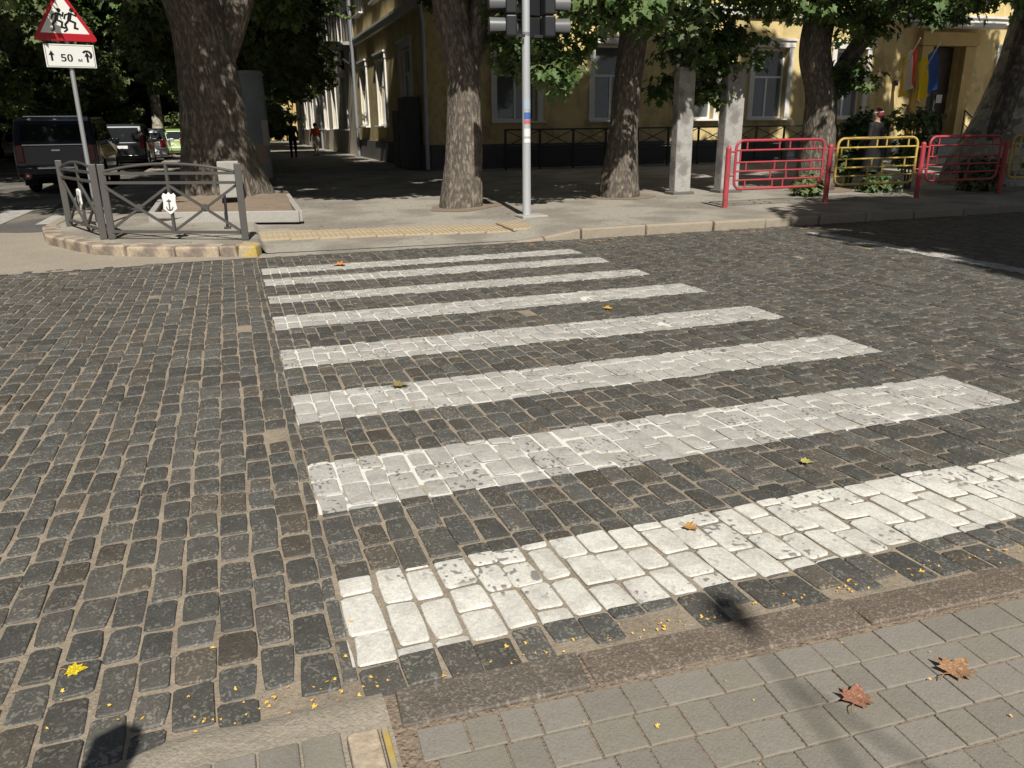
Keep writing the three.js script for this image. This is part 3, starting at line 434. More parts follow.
stem(16.2, 14.2, 'thick pale mottled trunk with a dark leaning stem at the right edge', (t) => {
  part('trunk', merge([limb([[0.3, -0.15, 0], [0.3, 0.3, 0], [0.55, 1.2, 0], [0.85, 2.4, 0], [1.1, 4, 0], [1.4, 7, 0]], [0.95, 0.68, 0.55, 0.48, 0.42, 0.15], 30, 0.14, 0.18, 62), limb([[-0.25, -0.1, 0.3], [0.1, 0.2, 0.1], [0.3, 0.6, 0]], [0.12, 0.3, 0.3], 14, 0.1, 0.1, 6)]), M.plane, t);
  part('stem', limb([[-0.1, 0, 0.25], [-0.04, 0.8, 0.3], [0.16, 2, 0.3], [0.42, 3.6, 0.3], [0.8, 6.5, 0.4]], [0.24, 0.2, 0.2, 0.21, 0.1], 20, 0.14, 0.12, 64), M.bark, t);
  crown(t, ball(1, 10.8, 0.6, 4.6, 66, 0.75, 64, 1.45), 165, 2, 3, 0.85);
  crown(t, [[-1.2, 4.2, 1.2, 1], [-2.2, 3.8, 1, 0.7], [-1.6, 3.7, 0.2, 0.5]], 65, 1, 0, 0.85);
});
// tree on this side of the road, right of the view: its shade lies on the setts
{
  const t = thing('street_tree', 'street tree on the near pavement right of the view, shading the setts', 'tree', [10.6, 0, 0.5], 0, 'street trees');
  part('trunk', limb([[0, -0.1, 0], [0, 1, 0], [0.1, 3, 0], [0, 5, 0], [0.1, 10, -1]], [0.32, 0.26, 0.23, 0.2, 0.06], 18, 0.2, 0.12, 71), M.bark, t);
  part('limb', merge([limb([[0.05, 3.6, 0], [-1, 5, -1], [-2.6, 6.2, -2.2]], [0.14, 0.1, 0.03], 10), limb([[0.05, 4, 0], [1.2, 5.4, -1], [2.4, 6.4, -2.4]], [0.14, 0.1, 0.03], 10)]), M.bark, t);
  crown(t, ball(0.8, 7.6, -1.2, 4.5, 80, 0.85, 74, 0.65), 174, 2, 3, 0.9);
  crown(t, [[-2.4, 6.2, -2.2, 1], [3.2, 6.8, -3.4, 1.3], [1.4, 6.6, -4, 1.2]], 75, 1, 0, 0.9);
}
// trees along the side street: one built for each kind, then copies
function sideTree(pos, h, label, seed, mat, kind = 2, skirt = 3.4) {
  const t = thing('street_tree', label, 'tree', pos, 0, 'street trees'), r = rng(seed);
  part('trunk', limb([[0, -0.2, 0], [0.02, 0.6, 0], [0.1, 2.4, 0], [0, h * 0.5, 0.1], [0.2, h * 0.9, 0]], [0.42, 0.32, 0.27, 0.2, 0.06], 16, 0.3, 0.14, seed), mat, t);
  part('limb', merge([0, 1, 2, 3, 4].map((k) => { const a = k * 1.3 + r(), b = h * (0.26 + 0.06 * k); return limb([[0.05, b, 0], [Math.cos(a) * 1.1, b + 0.9, Math.sin(a) * 1.1], [Math.cos(a) * 2.6, b + 2.1, Math.sin(a) * 2.6]], [0.16, 0.11, 0.03], 9, 0.3, 0.1, k); })), mat, t);
  crown(t, ball(0, h * 0.72, 0, 4.0, 40, 1.7, seed + 3, 1.2), seed + 7, kind, 3, 0.42); if (skirt) crown(t, ball(0, h * 0.33, 0, skirt, 14, 1.1, seed + 5, 0.5), seed + 9, kind, 2, 0.5); return t;
}
const treeA = sideTree([0.2, 0.1, -27], 12.5, 'shaded leafy tree right behind the huge leaning trunk', 81, M.bark);
const treeB = sideTree([-10, 0.1, -49], 12.5, 'tree with pale lit limbs at the left edge beyond the street', 93, M.plane, 2, 5.6);
sideTree([5.98, 0.1, -21.6], 13, 'slim tree standing in line behind the sunlit forked trunk', 85, M.bark, 2, 0);
function copyTree(src, pos, turn, sc, label) { const c = src.clone(); c.name = numbered('street_tree'); c.position.set(...pos); c.rotation.y = turn; c.scale.setScalar(sc); c.userData = { label, category: 'tree', group: 'street trees' }; scene.add(c); return c; }
const behind = 'leafy tree in the dark row closing the side street behind the parked cars';
for (const [s, l, tn, sc, src, lb] of [
  [0.6, 37, 1.2, 1, treeA, 'shaded tree further up the side pavement behind the two walkers'], [0.4, 50, 2.2, 1.05, treeB, 'tree beside far end of the yellow side wall'],
  [-10.4, 30, 0.7, 1.1, treeB, 'dark tree overhanging the dark blue pickup from across the street'], [-9.6, 39, 3.1, 1.0, treeB, 'dark tree across the street above the dark hatchback'],
  [-9, 13, 4.4, 0.85, treeA, 'leafy tree left of the view shading the side street mouth'], [15.4, 1.4, 2.9, 1.05, treeA, 'second street tree on the near pavement right of the view'], [24.5, 14.6, 0.3, 1.2, kinked, 'street tree right of the view before the yellow facade'],
  [-9.8, 60, 2.1, 1.15, treeA, 'leafy tree far across the street left of the sign pole'], [-5.5, 74, 1, 1.25, treeB, 'leafy tree closing the street above the black car'], [-12, 80, 4, 1.3, treeA, 'leafy tree closing the street left of the sign'], [0.5, 66, 5, 1.2, treeA, 'shaded tree behind the green car roof'], [-18, 62, 2, 1.2, treeA, 'tree far left behind the pale house row'], [-1, 84, 3, 1.4, treeA, 'tall tree in the last row behind the huge trunk'], [-16, 44, 1.7, 1.1, treeB, behind], [-20, 82, 0.5, 1.4, treeB, behind], [-8, 92, 2.6, 1.5, treeA, behind], [-14.5, 54, 2.9, 1.1, treeA, behind], [-4.5, 64, 0.4, 1.1, treeB, behind], [-24, 70, 3.3, 1.3, treeA, behind]]) copyTree(src, [s, 0.05, -l], tn, sc, lb);

function bush(pos, h, seed, label) { const t = thing('bushy_tree', label, 'tree', pos, 0, 'bushes closing the side street'); part('trunk', merge([0, 1, 2, 3].map((k) => limb([[0.1 * Math.cos(k * 1.6), -0.1, 0.1 * Math.sin(k * 1.6)], [0.5 * Math.cos(k * 1.6), h * 0.4, 0.5 * Math.sin(k * 1.6)], [1.1 * Math.cos(k * 1.6), h * 0.8, 1.1 * Math.sin(k * 1.6)]], [0.1, 0.07, 0.02], 8, 0.3))), M.bark, t); crown(t, ball(0, h * 0.5, 0, h * 0.45, 22, 1.0, seed, 1), seed + 1, 2, 2, 0.55); return t; }
const bushA = bush([-13, 0.1, -42], 4.6, 301, 'bushy tree behind the silver car on the far side of the street');
for (const [i, [s, l, sc, lb]] of [[-12.5, 33, 0.9, 'bushy tree left of the pickup across the street'], [-12, 53, 1, 'bushy tree seen just right of the sign pole'], [-9, 66, 1.1, 'bushy tree above the roof of the black car'], [-5.5, 69, 1.2, 'bushy tree above the white hatchback'], [-1.8, 66, 1.1, 'bushy tree above the green car'], [2.2, 64, 1.1, 'bushy tree right of the huge trunk behind the walkers'], [-14, 72, 1.3, 'bushy tree far behind the blue pickup']].entries()) { const c = bushA.clone(); c.name = numbered('bushy_tree'); c.position.set(s, 0.05, -l); c.rotation.y = i * 1.7; c.scale.setScalar(sc); c.userData = { label: lb, category: 'tree', group: 'bushes closing the side street' }; scene.add(c); }

//====================================================================== BUILDINGS
// a window set in an opening of width w, height h, centred on x, sill at y; local +z looks out of the wall
const winCache = {};
function windowParts(parent, x, y, z, w, h, turn = 0, trim = true, pane = M.glass, rec = 0.26) {
  const key = [w, h, trim].join(), c = winCache[key] ??= (() => {
    const f = 0.07, mid = h * 0.6;
    const fr = merge([box(f, h, 0.08, -w / 2 + f / 2, h / 2, 0), box(f, h, 0.08, w / 2 - f / 2, h / 2, 0), box(w - 2 * f, f, 0.08, 0, f / 2, 0), box(w - 2 * f, f, 0.08, 0, h - f / 2, 0)]);
    const mull = merge([box(w - 2 * f, 0.07, 0.07, 0, mid, 0), box(0.07, mid - f - 0.035, 0.07, 0, (mid + f - 0.035) / 2, 0)]);
    const gl = [[-w / 2 + f, -0.035, f, mid - 0.035], [0.035, w / 2 - f, f, mid - 0.035], [-w / 2 + f, w / 2 - f, mid + 0.035, h - f]].map(([a, b, c0, d]) => box(b - a + 0.01, d - c0 + 0.01, 0.006, (a + b) / 2, (c0 + d) / 2, 0));
    const tr = 0.2, arch = merge([box(tr, h + 0.04, 0.07, -w / 2 - tr / 2, h / 2 + 0.02, 0), box(tr, h + 0.04, 0.07, w / 2 + tr / 2, h / 2 + 0.02, 0), box(w + 2 * tr + 0.08, 0.22, 0.1, 0, h + 0.15, 0.01), box(w + 2 * tr + 0.2, 0.07, 0.17, 0, h + 0.295, 0.03)]);
    return { fr, mull, gl, arch, sill: rbox(w + 0.5, 0.07, 0.3, 0, -0.04, 0.05, 0.015) };
  })();
  const put = (n, g, m, p, dz) => { const q = part(n, g, m, p); q.position.set(0, 0, dz); return q; };
  const win = part('window', c.fr, M.frameWhite, parent); win.position.set(x, y, z); win.rotation.y = turn; win.translateZ(-rec);
  put('mullion', c.mull, M.frameWhite, win, 0.003); c.gl.forEach((g) => put('pane', g, pane, win, 0)); if (trim) put('architrave', c.arch, M.trim, win, rec + 0.03); put('sill', c.sill, M.trim, win, rec + 0.02);
}
function wallShape(w, h, holes, depth) {
  const sh = new THREE.Shape([[0, 0], [w, 0], [w, h], [0, h]].map((p) => new THREE.Vector2(...p)));
  for (const [a, b, c, d] of holes) sh.holes.push(new THREE.Path([[a, c], [b, c], [b, d], [a, d]].map((p) => new THREE.Vector2(...p))));
  return boxUV(new THREE.ExtrudeGeometry(sh, { depth, bevelEnabled: false }), 2.3);
}
{
  const X0 = 6.3, X1 = 40, ZF = -26.6, Hh = 10.2;
  const b = thing('corner_building', 'yellow two storey corner building with white framed windows behind the trees', 'building', [0, 0, 0]);
  const cx = [9.4, 12.95, 16.3, 19.4, 23.0, 31.2, 34.6, 37.8], up = [9.4, 12.95, 16.3, 19.4, 23.0, 27.4, 31.2, 34.6, 37.8];
  const holes = [...cx.map((c) => [c - 0.72 - X0, c + 0.72 - X0, 1.66, 4.1]), ...up.map((c) => [c - 0.7 - X0, c + 0.7 - X0, 6.3, 8.7]), [26.7 - X0, 28.3 - X0, 0.9, 4.35]];
  part('wall', wallShape(X1 - X0, Hh, holes, 0.5).translate(X0, 0, ZF - 0.5), M.wall, b);
  cx.forEach((c) => windowParts(b, c, 1.66, ZF, 1.44, 2.44)); up.forEach((c) => windowParts(b, c, 6.3, ZF, 1.4, 2.4));
  // side wall along the side street (outer face looks left)
  const sh = [[1.6, 3.2, 2.1, 4.1], [6.4, 8.2, 1.55, 4.05], [11, 12.6, 1.55, 4.05], [1.7, 3.1, 6.3, 8.7], [6.6, 8, 6.3, 8.7], [11, 12.4, 6.3, 8.7]];
  part('side_wall', wallShape(14.4, Hh, sh, 0.5).rotateY(Math.PI / 2).translate(X0, 0, ZF - 0.502), M.wall, b);
  for (const [a, c, d, e] of sh) windowParts(b, X0, d, ZF - 0.502 - (a + c) / 2, c - a, e - d, -Math.PI / 2, true, M.glass, 0.09);
  part('back_wall', box(X1 - X0 - 0.5, Hh, 0.4, (X0 + X1) / 2 + 0.2, Hh / 2, ZF - 14.7), M.wall, b); part('end_wall', box(0.4, Hh, 13.9, X1 - 0.21, Hh / 2, ZF - 7.5), M.wall, b);
  part('floor_slab', box(X1 - X0 - 1.2, 0.3, 13.2, (X0 + X1) / 2, 5.3, ZF - 7.4), M.interior, b); part('inner_wall', box(X1 - X0 - 1.2, 5.1, 0.2, (X0 + X1) / 2, 2.6, ZF - 4.4), M.interior, b);
  part('roof', box(X1 - X0 + 1.2, 0.4, 15.9, (X0 + X1) / 2, Hh + 0.2, ZF - 7.2), M.roof, b);
  part('string_course', merge([box(X1 - X0 + 0.12, 0.2, 0.14, (X0 + X1) / 2 - 0.06, 5.25, ZF + 0.068), box(X1 - X0 + 0.2, 0.09, 0.22, (X0 + X1) / 2 - 0.1, 5.4, ZF + 0.108)]), M.trim, b);
  part('string_course', merge([box(0.14, 0.2, 14.8, X0 - 0.069, 5.25, ZF - 7.4), box(0.2, 0.09, 14.8, X0 - 0.099, 5.4, ZF - 7.4)]), M.trim, b);
  part('plinth', merge([box(20.2, 0.92, 0.1, 16.45, 0.46, ZF + 0.048, 1), box(11.5, 0.92, 0.1, 34.2, 0.46, ZF + 0.048, 1)]), M.plinth, b); part('plinth', box(0.1, 0.92, 14.9, X0 - 0.049, 0.46, ZF - 7.45), M.plinth, b);
  part('corner_pilaster', merge([box(0.9, 4.2, 0.06, X0 + 0.45, 3.04, ZF + 0.03)]), M.wall, b);
  // portal with door, steps and handrail
  const d = part('door', merge([rbox(0.78, 3.3, 0.07, 27.09, 2.65, ZF - 0.3, 0.01), rbox(0.78, 3.3, 0.07, 27.9, 2.65, ZF - 0.3, 0.01)]), M.doorDark, b, 'tall dark wooden double door');
  part('door_panel', merge([[27.09, 1.75], [27.9, 1.75], [27.09, 3.2], [27.9, 3.2]].map(([x, y]) => rbox(0.5, 1.1, 0.04, x, y, ZF - 0.27, 0.015))), M.doorDark, d); part('notice', box(0.3, 0.32, 0.01, 27.85, 2.35, ZF - 0.23), M.plateWhite, d); part('handle', rod([27.58, 1.9, ZF - 0.2], [27.58, 2.3, ZF - 0.2], 0.02), M.chrome, d);
  part('door_surround', merge([rbox(0.55, 4.2, 0.3, 26.4, 2.2, ZF + 0.15, 0.02), rbox(0.55, 4.2, 0.3, 28.6, 2.2, ZF + 0.15, 0.02), rbox(2.9, 0.5, 0.34, 27.5, 4.56, ZF + 0.17, 0.02)]), M.wallOchre, b);
  part('canopy', merge([rbox(3.9, 0.16, 0.9, 27.6, 5.02, ZF + 0.45, 0.02)]), M.trim, b);
  for (let k = 0; k < 5; k++) part('step', rbox(2.4, 0.17, 0.3 * (5 - k), 27.5, 0.1 + 0.085 + 0.17 * k, ZF + 0.15 * (5 - k) + 0.03, 0.012), M.concrete, b);
  for (const x of [26.35, 28.65]) part('handrail', merge([rod([x, 0.1, ZF + 1.5], [x, 1.1, ZF + 1.5], 0.025), rod([x, 0.9, ZF + 0.4], [x, 1.9, ZF + 0.4], 0.025), rod([x, 1.1, ZF + 1.5], [x, 1.9, ZF + 0.4], 0.025), rod([x, 0.6, ZF + 1.5], [x, 1.4, ZF + 0.4], 0.018)]), M.blackIron, b);
  // downpipes
  const pipe = (x, z, label) => part('downpipe', merge([rod([x, 5.1, z], [x, 10, z], 0.075, 12), rod([x + 0.06, 0.15, z], [x + 0.06, 4.7, z], 0.075, 12), rod([x, 5.1, z], [x + 0.06, 4.7, z], 0.078, 12), ...[1, 2.6, 4.2].map((y) => rod([x + 0.06, y, z], [x + 0.06, y + 0.06, z], 0.09, 12))]), M.galv, b, label);
  pipe(X0 - 0.14, ZF + 0.12); pipe(X0 - 0.2, ZF - 14.2, 'dented zinc downpipe at the far end of the side wall');
  part('meter_cabinet', merge([rbox(0.5, 2.3, 1.1, X0 - 0.36, 1.3, ZF - 1.2, 0.02), rbox(0.5, 1.9, 1.0, X0 - 0.36, 1.1, ZF - 2.4, 0.02)]), std({ color: lin(0.1, 0.11, 0.115), roughness: 0.6, map: plasterMap }), b);
}
{ // iron railing in front of the plinth
  const t = thing('iron_railing', 'black iron railing running along the yellow facade below its windows', 'railing', [0, 0.1, -25.5]);
  for (const y of [0.12, 0.72, 1.28]) part('rail', box(15.6, 0.05, 0.05, 16.4, y, 0), M.blackIron, t);
  for (let k = 0; k <= 13; k++) part('post', box(0.06, 1.3, 0.06, 8.6 + k * 1.2, 0.65, 0.003), M.blackIron, t);
  for (let k = 0; k < 13; k++) part('lattice', merge([bar([8.63 + k * 1.2, 0.76, 0.002], [9.77 + k * 1.2, 1.25, 0.002], 0.025), bar([8.63 + k * 1.2, 1.25, -0.03], [9.77 + k * 1.2, 0.76, -0.03], 0.025), box(1.1, 0.5, 0.02, 9.2 + k * 1.2, 0.42, 0)]), M.blackIron, t);
}
{ // second building of the side street, with the balcony
  const X0 = 6.25, Z0 = -41.2, b = thing('terraced_building', 'ochre building with a balcony beyond the corner house', 'building', [0, 0, 0]);
  const sh = []; for (let k = 0; k < 7; k++) { sh.push([3.4 + k * 4.4, 5 + k * 4.4, 1.4, 4], [3.4 + k * 4.4, 5 + k * 4.4, 5.7, 8.3]); }
  part('side_wall', wallShape(36, 11.5, sh, 0.5).rotateY(Math.PI / 2).translate(X0, 0, Z0), M.wallPale, b); for (const [a, c, d, e] of sh) windowParts(b, X0, d, Z0 - (a + c) / 2, c - a, e - d, -Math.PI / 2);
  part('wall', box(12, 11.4, 0.5, X0 + 6.5, 5.7, Z0 - 0.26), M.wallOchre, b); part('back_wall', box(0.4, 11.4, 35.4, X0 + 12.2, 5.7, Z0 - 18.2), M.wallPale, b); part('roof', box(13.4, 0.4, 37, X0 + 6, 11.7, Z0 - 18), M.roof, b); part('floor_slab', box(11, 0.3, 35, X0 + 6.3, 5, Z0 - 18), M.interior, b);
  const bal = part('balcony', rbox(1.7, 0.16, 3.4, X0 - 0.85, 5.35, Z0 - 2.2, 0.02), M.concrete, b);
  part('balustrade', merge([...Array.from({ length: 12 }, (_, k) => rod([X0 - 0.1 - k * 0.14, 5.4, Z0 - 0.55], [X0 - 0.1 - k * 0.14, 6.5, Z0 - 0.55], 0.03)), ...Array.from({ length: 22 }, (_, k) => rod([X0 - 1.65, 5.4, Z0 - 0.55 - k * 0.155], [X0 - 1.65, 6.5, Z0 - 0.55 - k * 0.155], 0.03)), bar([X0, 6.52, Z0 - 0.55], [X0 - 1.68, 6.52, Z0 - 0.55], 0.05), bar([X0 - 1.65, 6.525, Z0 - 0.5], [X0 - 1.65, 6.525, Z0 - 3.9], 0.05)]), M.blackIron, bal);
  for (const dz of [0.8, 3.5]) part('bracket', merge([bar([X0, 4.4, Z0 - dz], [X0 - 1.4, 5.26, Z0 - dz], 0.1), bar([X0 - 0.05, 4.3, Z0 - dz], [X0 - 0.05, 5.26, Z0 - dz], 0.1)]), M.blackIron, bal);
  for (const l of [-0.5, 15, 30]) part('downpipe', merge([rod([X0 - 0.16, 0.1, Z0 - l + 0.2 * (l < 0)], [X0 - 0.16, 11, Z0 - l + 0.2 * (l < 0)], 0.08, 12)]), M.galv, b);
}
{ // buildings that close the view behind the trees
  const far = (name, label, x, z, w, d, h, mat) => { const b = thing(name, label, 'building', [x, 0, z]); part('wall', box(w, h, d, 0, h / 2, 0, 2.3), mat, b); part('roof', box(w + 0.8, 0.5, d + 0.8, 0, h + 0.25, 0), M.roof, b); return b; };
  const l = far('terraced_building', 'pale house row behind the trees on the left of the side street', -21.5, -52, 8, 70, 11, M.wallPale);
  for (let k = 0; k < 12; k++) for (const y of [1.6, 6]) { const w = part('window', box(0.06, 2.3, 1.3, 4.02, y + 1.15, 28 - k * 5), M.frameWhite, l); part('pane', box(0.02, 2.1, 1.1, 0.035, 0, 0).translate(4.02, y + 1.15, 28 - k * 5), M.carGlass, w); }
  const e = far('terraced_building', 'ochre house across the far end of the side street', -4, -108, 50, 8, 12, M.wallOchre);
  for (let k = 0; k < 13; k++) for (const y of [1.6, 6.4]) { const w = part('window', box(1.3, 2.3, 0.06, -22 + k * 3.6, y + 1.15, 4.02), M.frameWhite, e); part('pane', box(1.1, 2.1, 0.02, -22 + k * 3.6, y + 1.15, 4.055), M.carGlass, w); }
}

//====================================================================== STREET FURNITURE
{ // raised bed round the huge tree
  const p = thing('tree_bed', 'raised earth bed with grey concrete edging around the huge tree', 'planter', [0, 0.115, 0]);
  const q = [[-1.25, 13.95], [0.98, 13.2], [1.05, 17.6], [-1.3, 18.2]];
  q.forEach((a, i) => { const c = q[(i + 1) % 4], n = Math.max(2, Math.round(Math.hypot(c[0] - a[0], c[1] - a[1]) / 0.95)); for (let k = 0; k < n; k++) { const A = [lerp(a[0], c[0], k / n), lerp(a[1], c[1], k / n)], B = [lerp(a[0], c[0], (k + 1) / n), lerp(a[1], c[1], (k + 1) / n)], L = Math.hypot(B[0] - A[0], B[1] - A[1]); part('edging', rough(rbox(L - 0.012, 0.18, 0.1, 0, 0.08, 0, 0.014), 0.012, 6, i * 5 + k).rotateY(Math.atan2(B[1] - A[1], B[0] - A[0])).translate((A[0] + B[0]) / 2, 0, -(A[1] + B[1]) / 2), M.concrete, p); } });
  const g = new THREE.PlaneGeometry(2.15, 4.3, 30, 50).rotateX(-Math.PI / 2).translate(-0.13, 0.1, -15.75), a = g.attributes.position; for (let i = 0; i < a.count; i++) { const x = a.getX(i), z = a.getZ(i); a.setX(i, x + 0.04); a.setZ(i, z + 0.19 * (x + 0.1) * (z > -15.7 ? 1 : 0)); const dd = Math.hypot(x, z + 16.4); a.setY(i, 0.08 + 0.22 * Math.exp(-dd * dd / 1.6) + 0.05 * (n3(x * 5, z * 5, 1) - 0.5)); } g.computeVertexNormals();
  part('soil', boxUV(g, 1), M.soil, p);
}
{ // folding grey fence, two sections with crossed bars and a crest
  const t = thing('pedestrian_fence', 'grey steel pedestrian fence with crossed bars and white crests on the corner', 'fence', [0, 0.13, 0]);
  const P = [[-2.42, 13.9], [-1.66, 12.0], [0.1, 11.14]];
  for (const [i, [s, l]] of P.entries()) for (const o of i === 1 ? [-0.05, 0.06] : [0]) part('post', rbox(0.09, 0.98, 0.06, s + o, 0.49, -l + (i === 1 ? o * 0.4 : 0), 0.008), M.fence, t);
  const crest = () => { const s = new THREE.Shape(); [[-0.09, 0.1], [-0.07, 0.13], [-0.03, 0.11], [0, 0.14], [0.03, 0.11], [0.07, 0.13], [0.09, 0.1], [0.08, 0.02], [0.09, -0.06], [0.03, -0.11], [0, -0.13], [-0.03, -0.11], [-0.09, -0.06], [-0.08, 0.02]].forEach(([x, y], k) => (k ? s.lineTo(x, y) : s.moveTo(x, y))); return boxUV(new THREE.ExtrudeGeometry(s, { depth: 0.012, bevelEnabled: true, bevelSize: 0.006, bevelThickness: 0.004, bevelSegments: 1 }), 1); };
  for (let k = 0; k < 2; k++) {
    const [a, b] = [P[k], P[k + 1]], L = Math.hypot(b[0] - a[0], b[1] - a[1]), an = Math.atan2(b[1] - a[1], b[0] - a[0]);
    const pan = new THREE.Group(); pan.name = 'panel'; pan.position.set((a[0] + b[0]) / 2, 0, -(a[1] + b[1]) / 2); pan.rotation.y = an; t.add(pan);
    const h = L / 2 - 0.05, w = 0.035;
    part('rail', bar([-h, 0.1, 0], [h, 0.1, 0], w), M.fence, pan); part('rail', bar([-h, 0.74, 0], [h, 0.74, 0], w), M.fence, pan); part('rail', bar([-h, 0.86, 0], [h, 0.86, 0], w), M.fence, pan);
    part('arched_rail', tubeG([[-h, 0.88, 0], [-h * 0.5, 0.955, 0], [0, 0.98, 0], [h * 0.5, 0.955, 0], [h, 0.88, 0]], 0.018), M.fence, pan);
    part('upright', bar([0, 0.12, 0.002], [0, 0.97, 0.002], w), M.fence, pan);
    part('brace', bar([-h, 0.71, 0.004], [0, 0.12, 0.004], 0.03), M.fence, pan); part('brace', bar([0, 0.71, 0.004], [h, 0.12, 0.004], 0.03), M.fence, pan); part('brace', bar([-h, 0.12, -0.03], [0, 0.71, -0.03], 0.03), M.fence, pan); part('brace', bar([0, 0.12, -0.03], [h, 0.71, -0.03], 0.03), M.fence, pan);
    for (const dx of [-1, 1]) { const n = part('hub', cyl(0.05, 0.05, 0.03, 0, -0.015, 0, 14).rotateX(Math.PI / 2), M.fence, pan); n.position.set(dx * h / 2, 0.415, -0.01); }
    const c = part('crest', crest(), M.plateWhite, pan, 'white city crest shield'); c.position.set(0, 0.47, 0.024);
    part('anchor', merge([bar([0, 0.39, 0.046], [0, 0.53, 0.046], 0.016, 0.006), bar([-0.03, 0.51, 0.046], [0.03, 0.51, 0.046], 0.012, 0.006), new THREE.TorusGeometry(0.045, 0.007, 6, 14, Math.PI).rotateZ(Math.PI).translate(0, 0.435, 0.044)]), M.fence, pan, 'blue grey anchor on the crest');
  }
}
// children crossing sign
{
  const t = thing('warning_sign', 'triangular red bordered children warning sign above a 50 m plate on pole', 'sign', [-1.98, 0.12, -13.6]);
  part('pole', cyl(0.032, 0.032, 3.2, 0, 0, 0, 16), M.galv, t);
  const cv = (w, h, fn) => { const c = document.createElement('canvas'); c.width = w; c.height = h; fn(c.getContext('2d')); const x = new THREE.CanvasTexture(c); x.colorSpace = THREE.SRGBColorSpace; return x; };
  const S = 512, Ht = 444, signT = cv(S, S, (g) => {
    g.fillStyle = '#a81522'; g.fillRect(0, 0, S, S); g.fillStyle = '#dcdcd6'; g.beginPath(); g.moveTo(256, 110); g.lineTo(448, 436); g.lineTo(64, 436); g.closePath(); g.fill();
    g.strokeStyle = g.fillStyle = '#111'; g.lineCap = 'butt'; g.lineJoin = 'miter';
    const run = (x, y, k) => { const L = (pts, w) => { g.lineWidth = w * k; g.beginPath(); pts.forEach(([a, b], i) => (i ? g.lineTo(x + a * k, y + b * k) : g.moveTo(x + a * k, y + b * k))); g.stroke(); }; g.beginPath(); g.arc(x + 22 * k, y - 78 * k, 15 * k, 0, 7); g.fill(); L([[12, -62], [-6, -6]], 26); L([[10, -56], [44, -40], [52, -66]], 12); L([[8, -56], [-26, -44], [-36, -14]], 12); L([[-4, -10], [-34, 22], [-26, 62]], 15); L([[-4, -8], [34, 8], [26, 44], [50, 50]], 15); L([[-28, 60], [-50, 74]], 12); };
    run(208, 338, 1.12); run(308, 338, 1.18);
  });
  const tri = new THREE.Shape(), a = 0.41, rr = 0.04, pts = [[-a, 0], [a, 0], [0, a * 1.732]]; tri.moveTo(-a + rr * 1.7, 0); tri.lineTo(a - rr * 1.7, 0); tri.quadraticCurveTo(a, 0, a - rr * 0.85, rr * 1.47); tri.lineTo(rr * 0.85, a * 1.732 - rr * 1.47); tri.quadraticCurveTo(0, a * 1.732, -rr * 0.85, a * 1.732 - rr * 1.47); tri.lineTo(-a + rr * 0.85, rr * 1.47); tri.quadraticCurveTo(-a, 0, -a + rr * 1.7, 0);
  const face = new THREE.ShapeGeometry(tri), p = face.attributes.position, uv = face.attributes.uv; for (let i = 0; i < p.count; i++) uv.setXY(i, (p.getX(i) + a) / (2 * a), p.getY(i) / (2 * a) + 0.03);
  const back = part('triangle', new THREE.ExtrudeGeometry(tri, { depth: 0.02, bevelEnabled: true, bevelSize: 0.004, bevelThickness: 0.003, bevelSegments: 1 }), M.redPaint, t); back.position.set(0, 2.62, 0.04); back.rotation.y = 0.26;
  part('sign_face', face.translate(0, 0, 0.0265), std({ map: signT, roughness: 0.35 }), back);
  const plT = cv(512, 256, (g) => { g.fillStyle = '#d6d7d2'; g.fillRect(0, 0, 512, 256); g.strokeStyle = g.fillStyle = '#151515'; g.lineWidth = 5; g.strokeRect(10, 10, 492, 236); const up = (x, y, k) => { g.beginPath(); g.moveTo(x, y - 62 * k); g.lineTo(x + 30 * k, y - 6 * k); g.lineTo(x + 11 * k, y - 6 * k); g.lineTo(x + 11 * k, y + 58 * k); g.lineTo(x - 11 * k, y + 58 * k); g.lineTo(x - 11 * k, y - 6 * k); g.lineTo(x - 30 * k, y - 6 * k); g.fill(); }; up(64, 130, 1); g.font = 'bold 118px sans-serif'; g.textAlign = 'center'; g.fillText('50', 216, 192); g.font = 'bold 62px sans-serif'; g.fillText('\u043c', 352, 192); up(430, 138, 1); g.lineWidth = 24; g.beginPath(); g.arc(430, 112, 44, -2.6, 0.9); g.stroke(); });
  const pl = part('plate', rbox(0.64, 0.31, 0.015, 0, 0, 0, 0.004), M.plateWhite, t); pl.position.set(0.02, 2.42, 0.05); pl.rotation.y = 0.26;
  part('plate_face', new THREE.PlaneGeometry(0.63, 0.3).translate(0, 0, 0.0095), std({ map: plT, roughness: 0.35 }), pl);
  for (const y of [2.35, 2.5, 2.75, 2.95]) part('clamp', rbox(0.09, 0.03, 0.08, 0, y, 0.012, 0.006), M.galv, t);
}
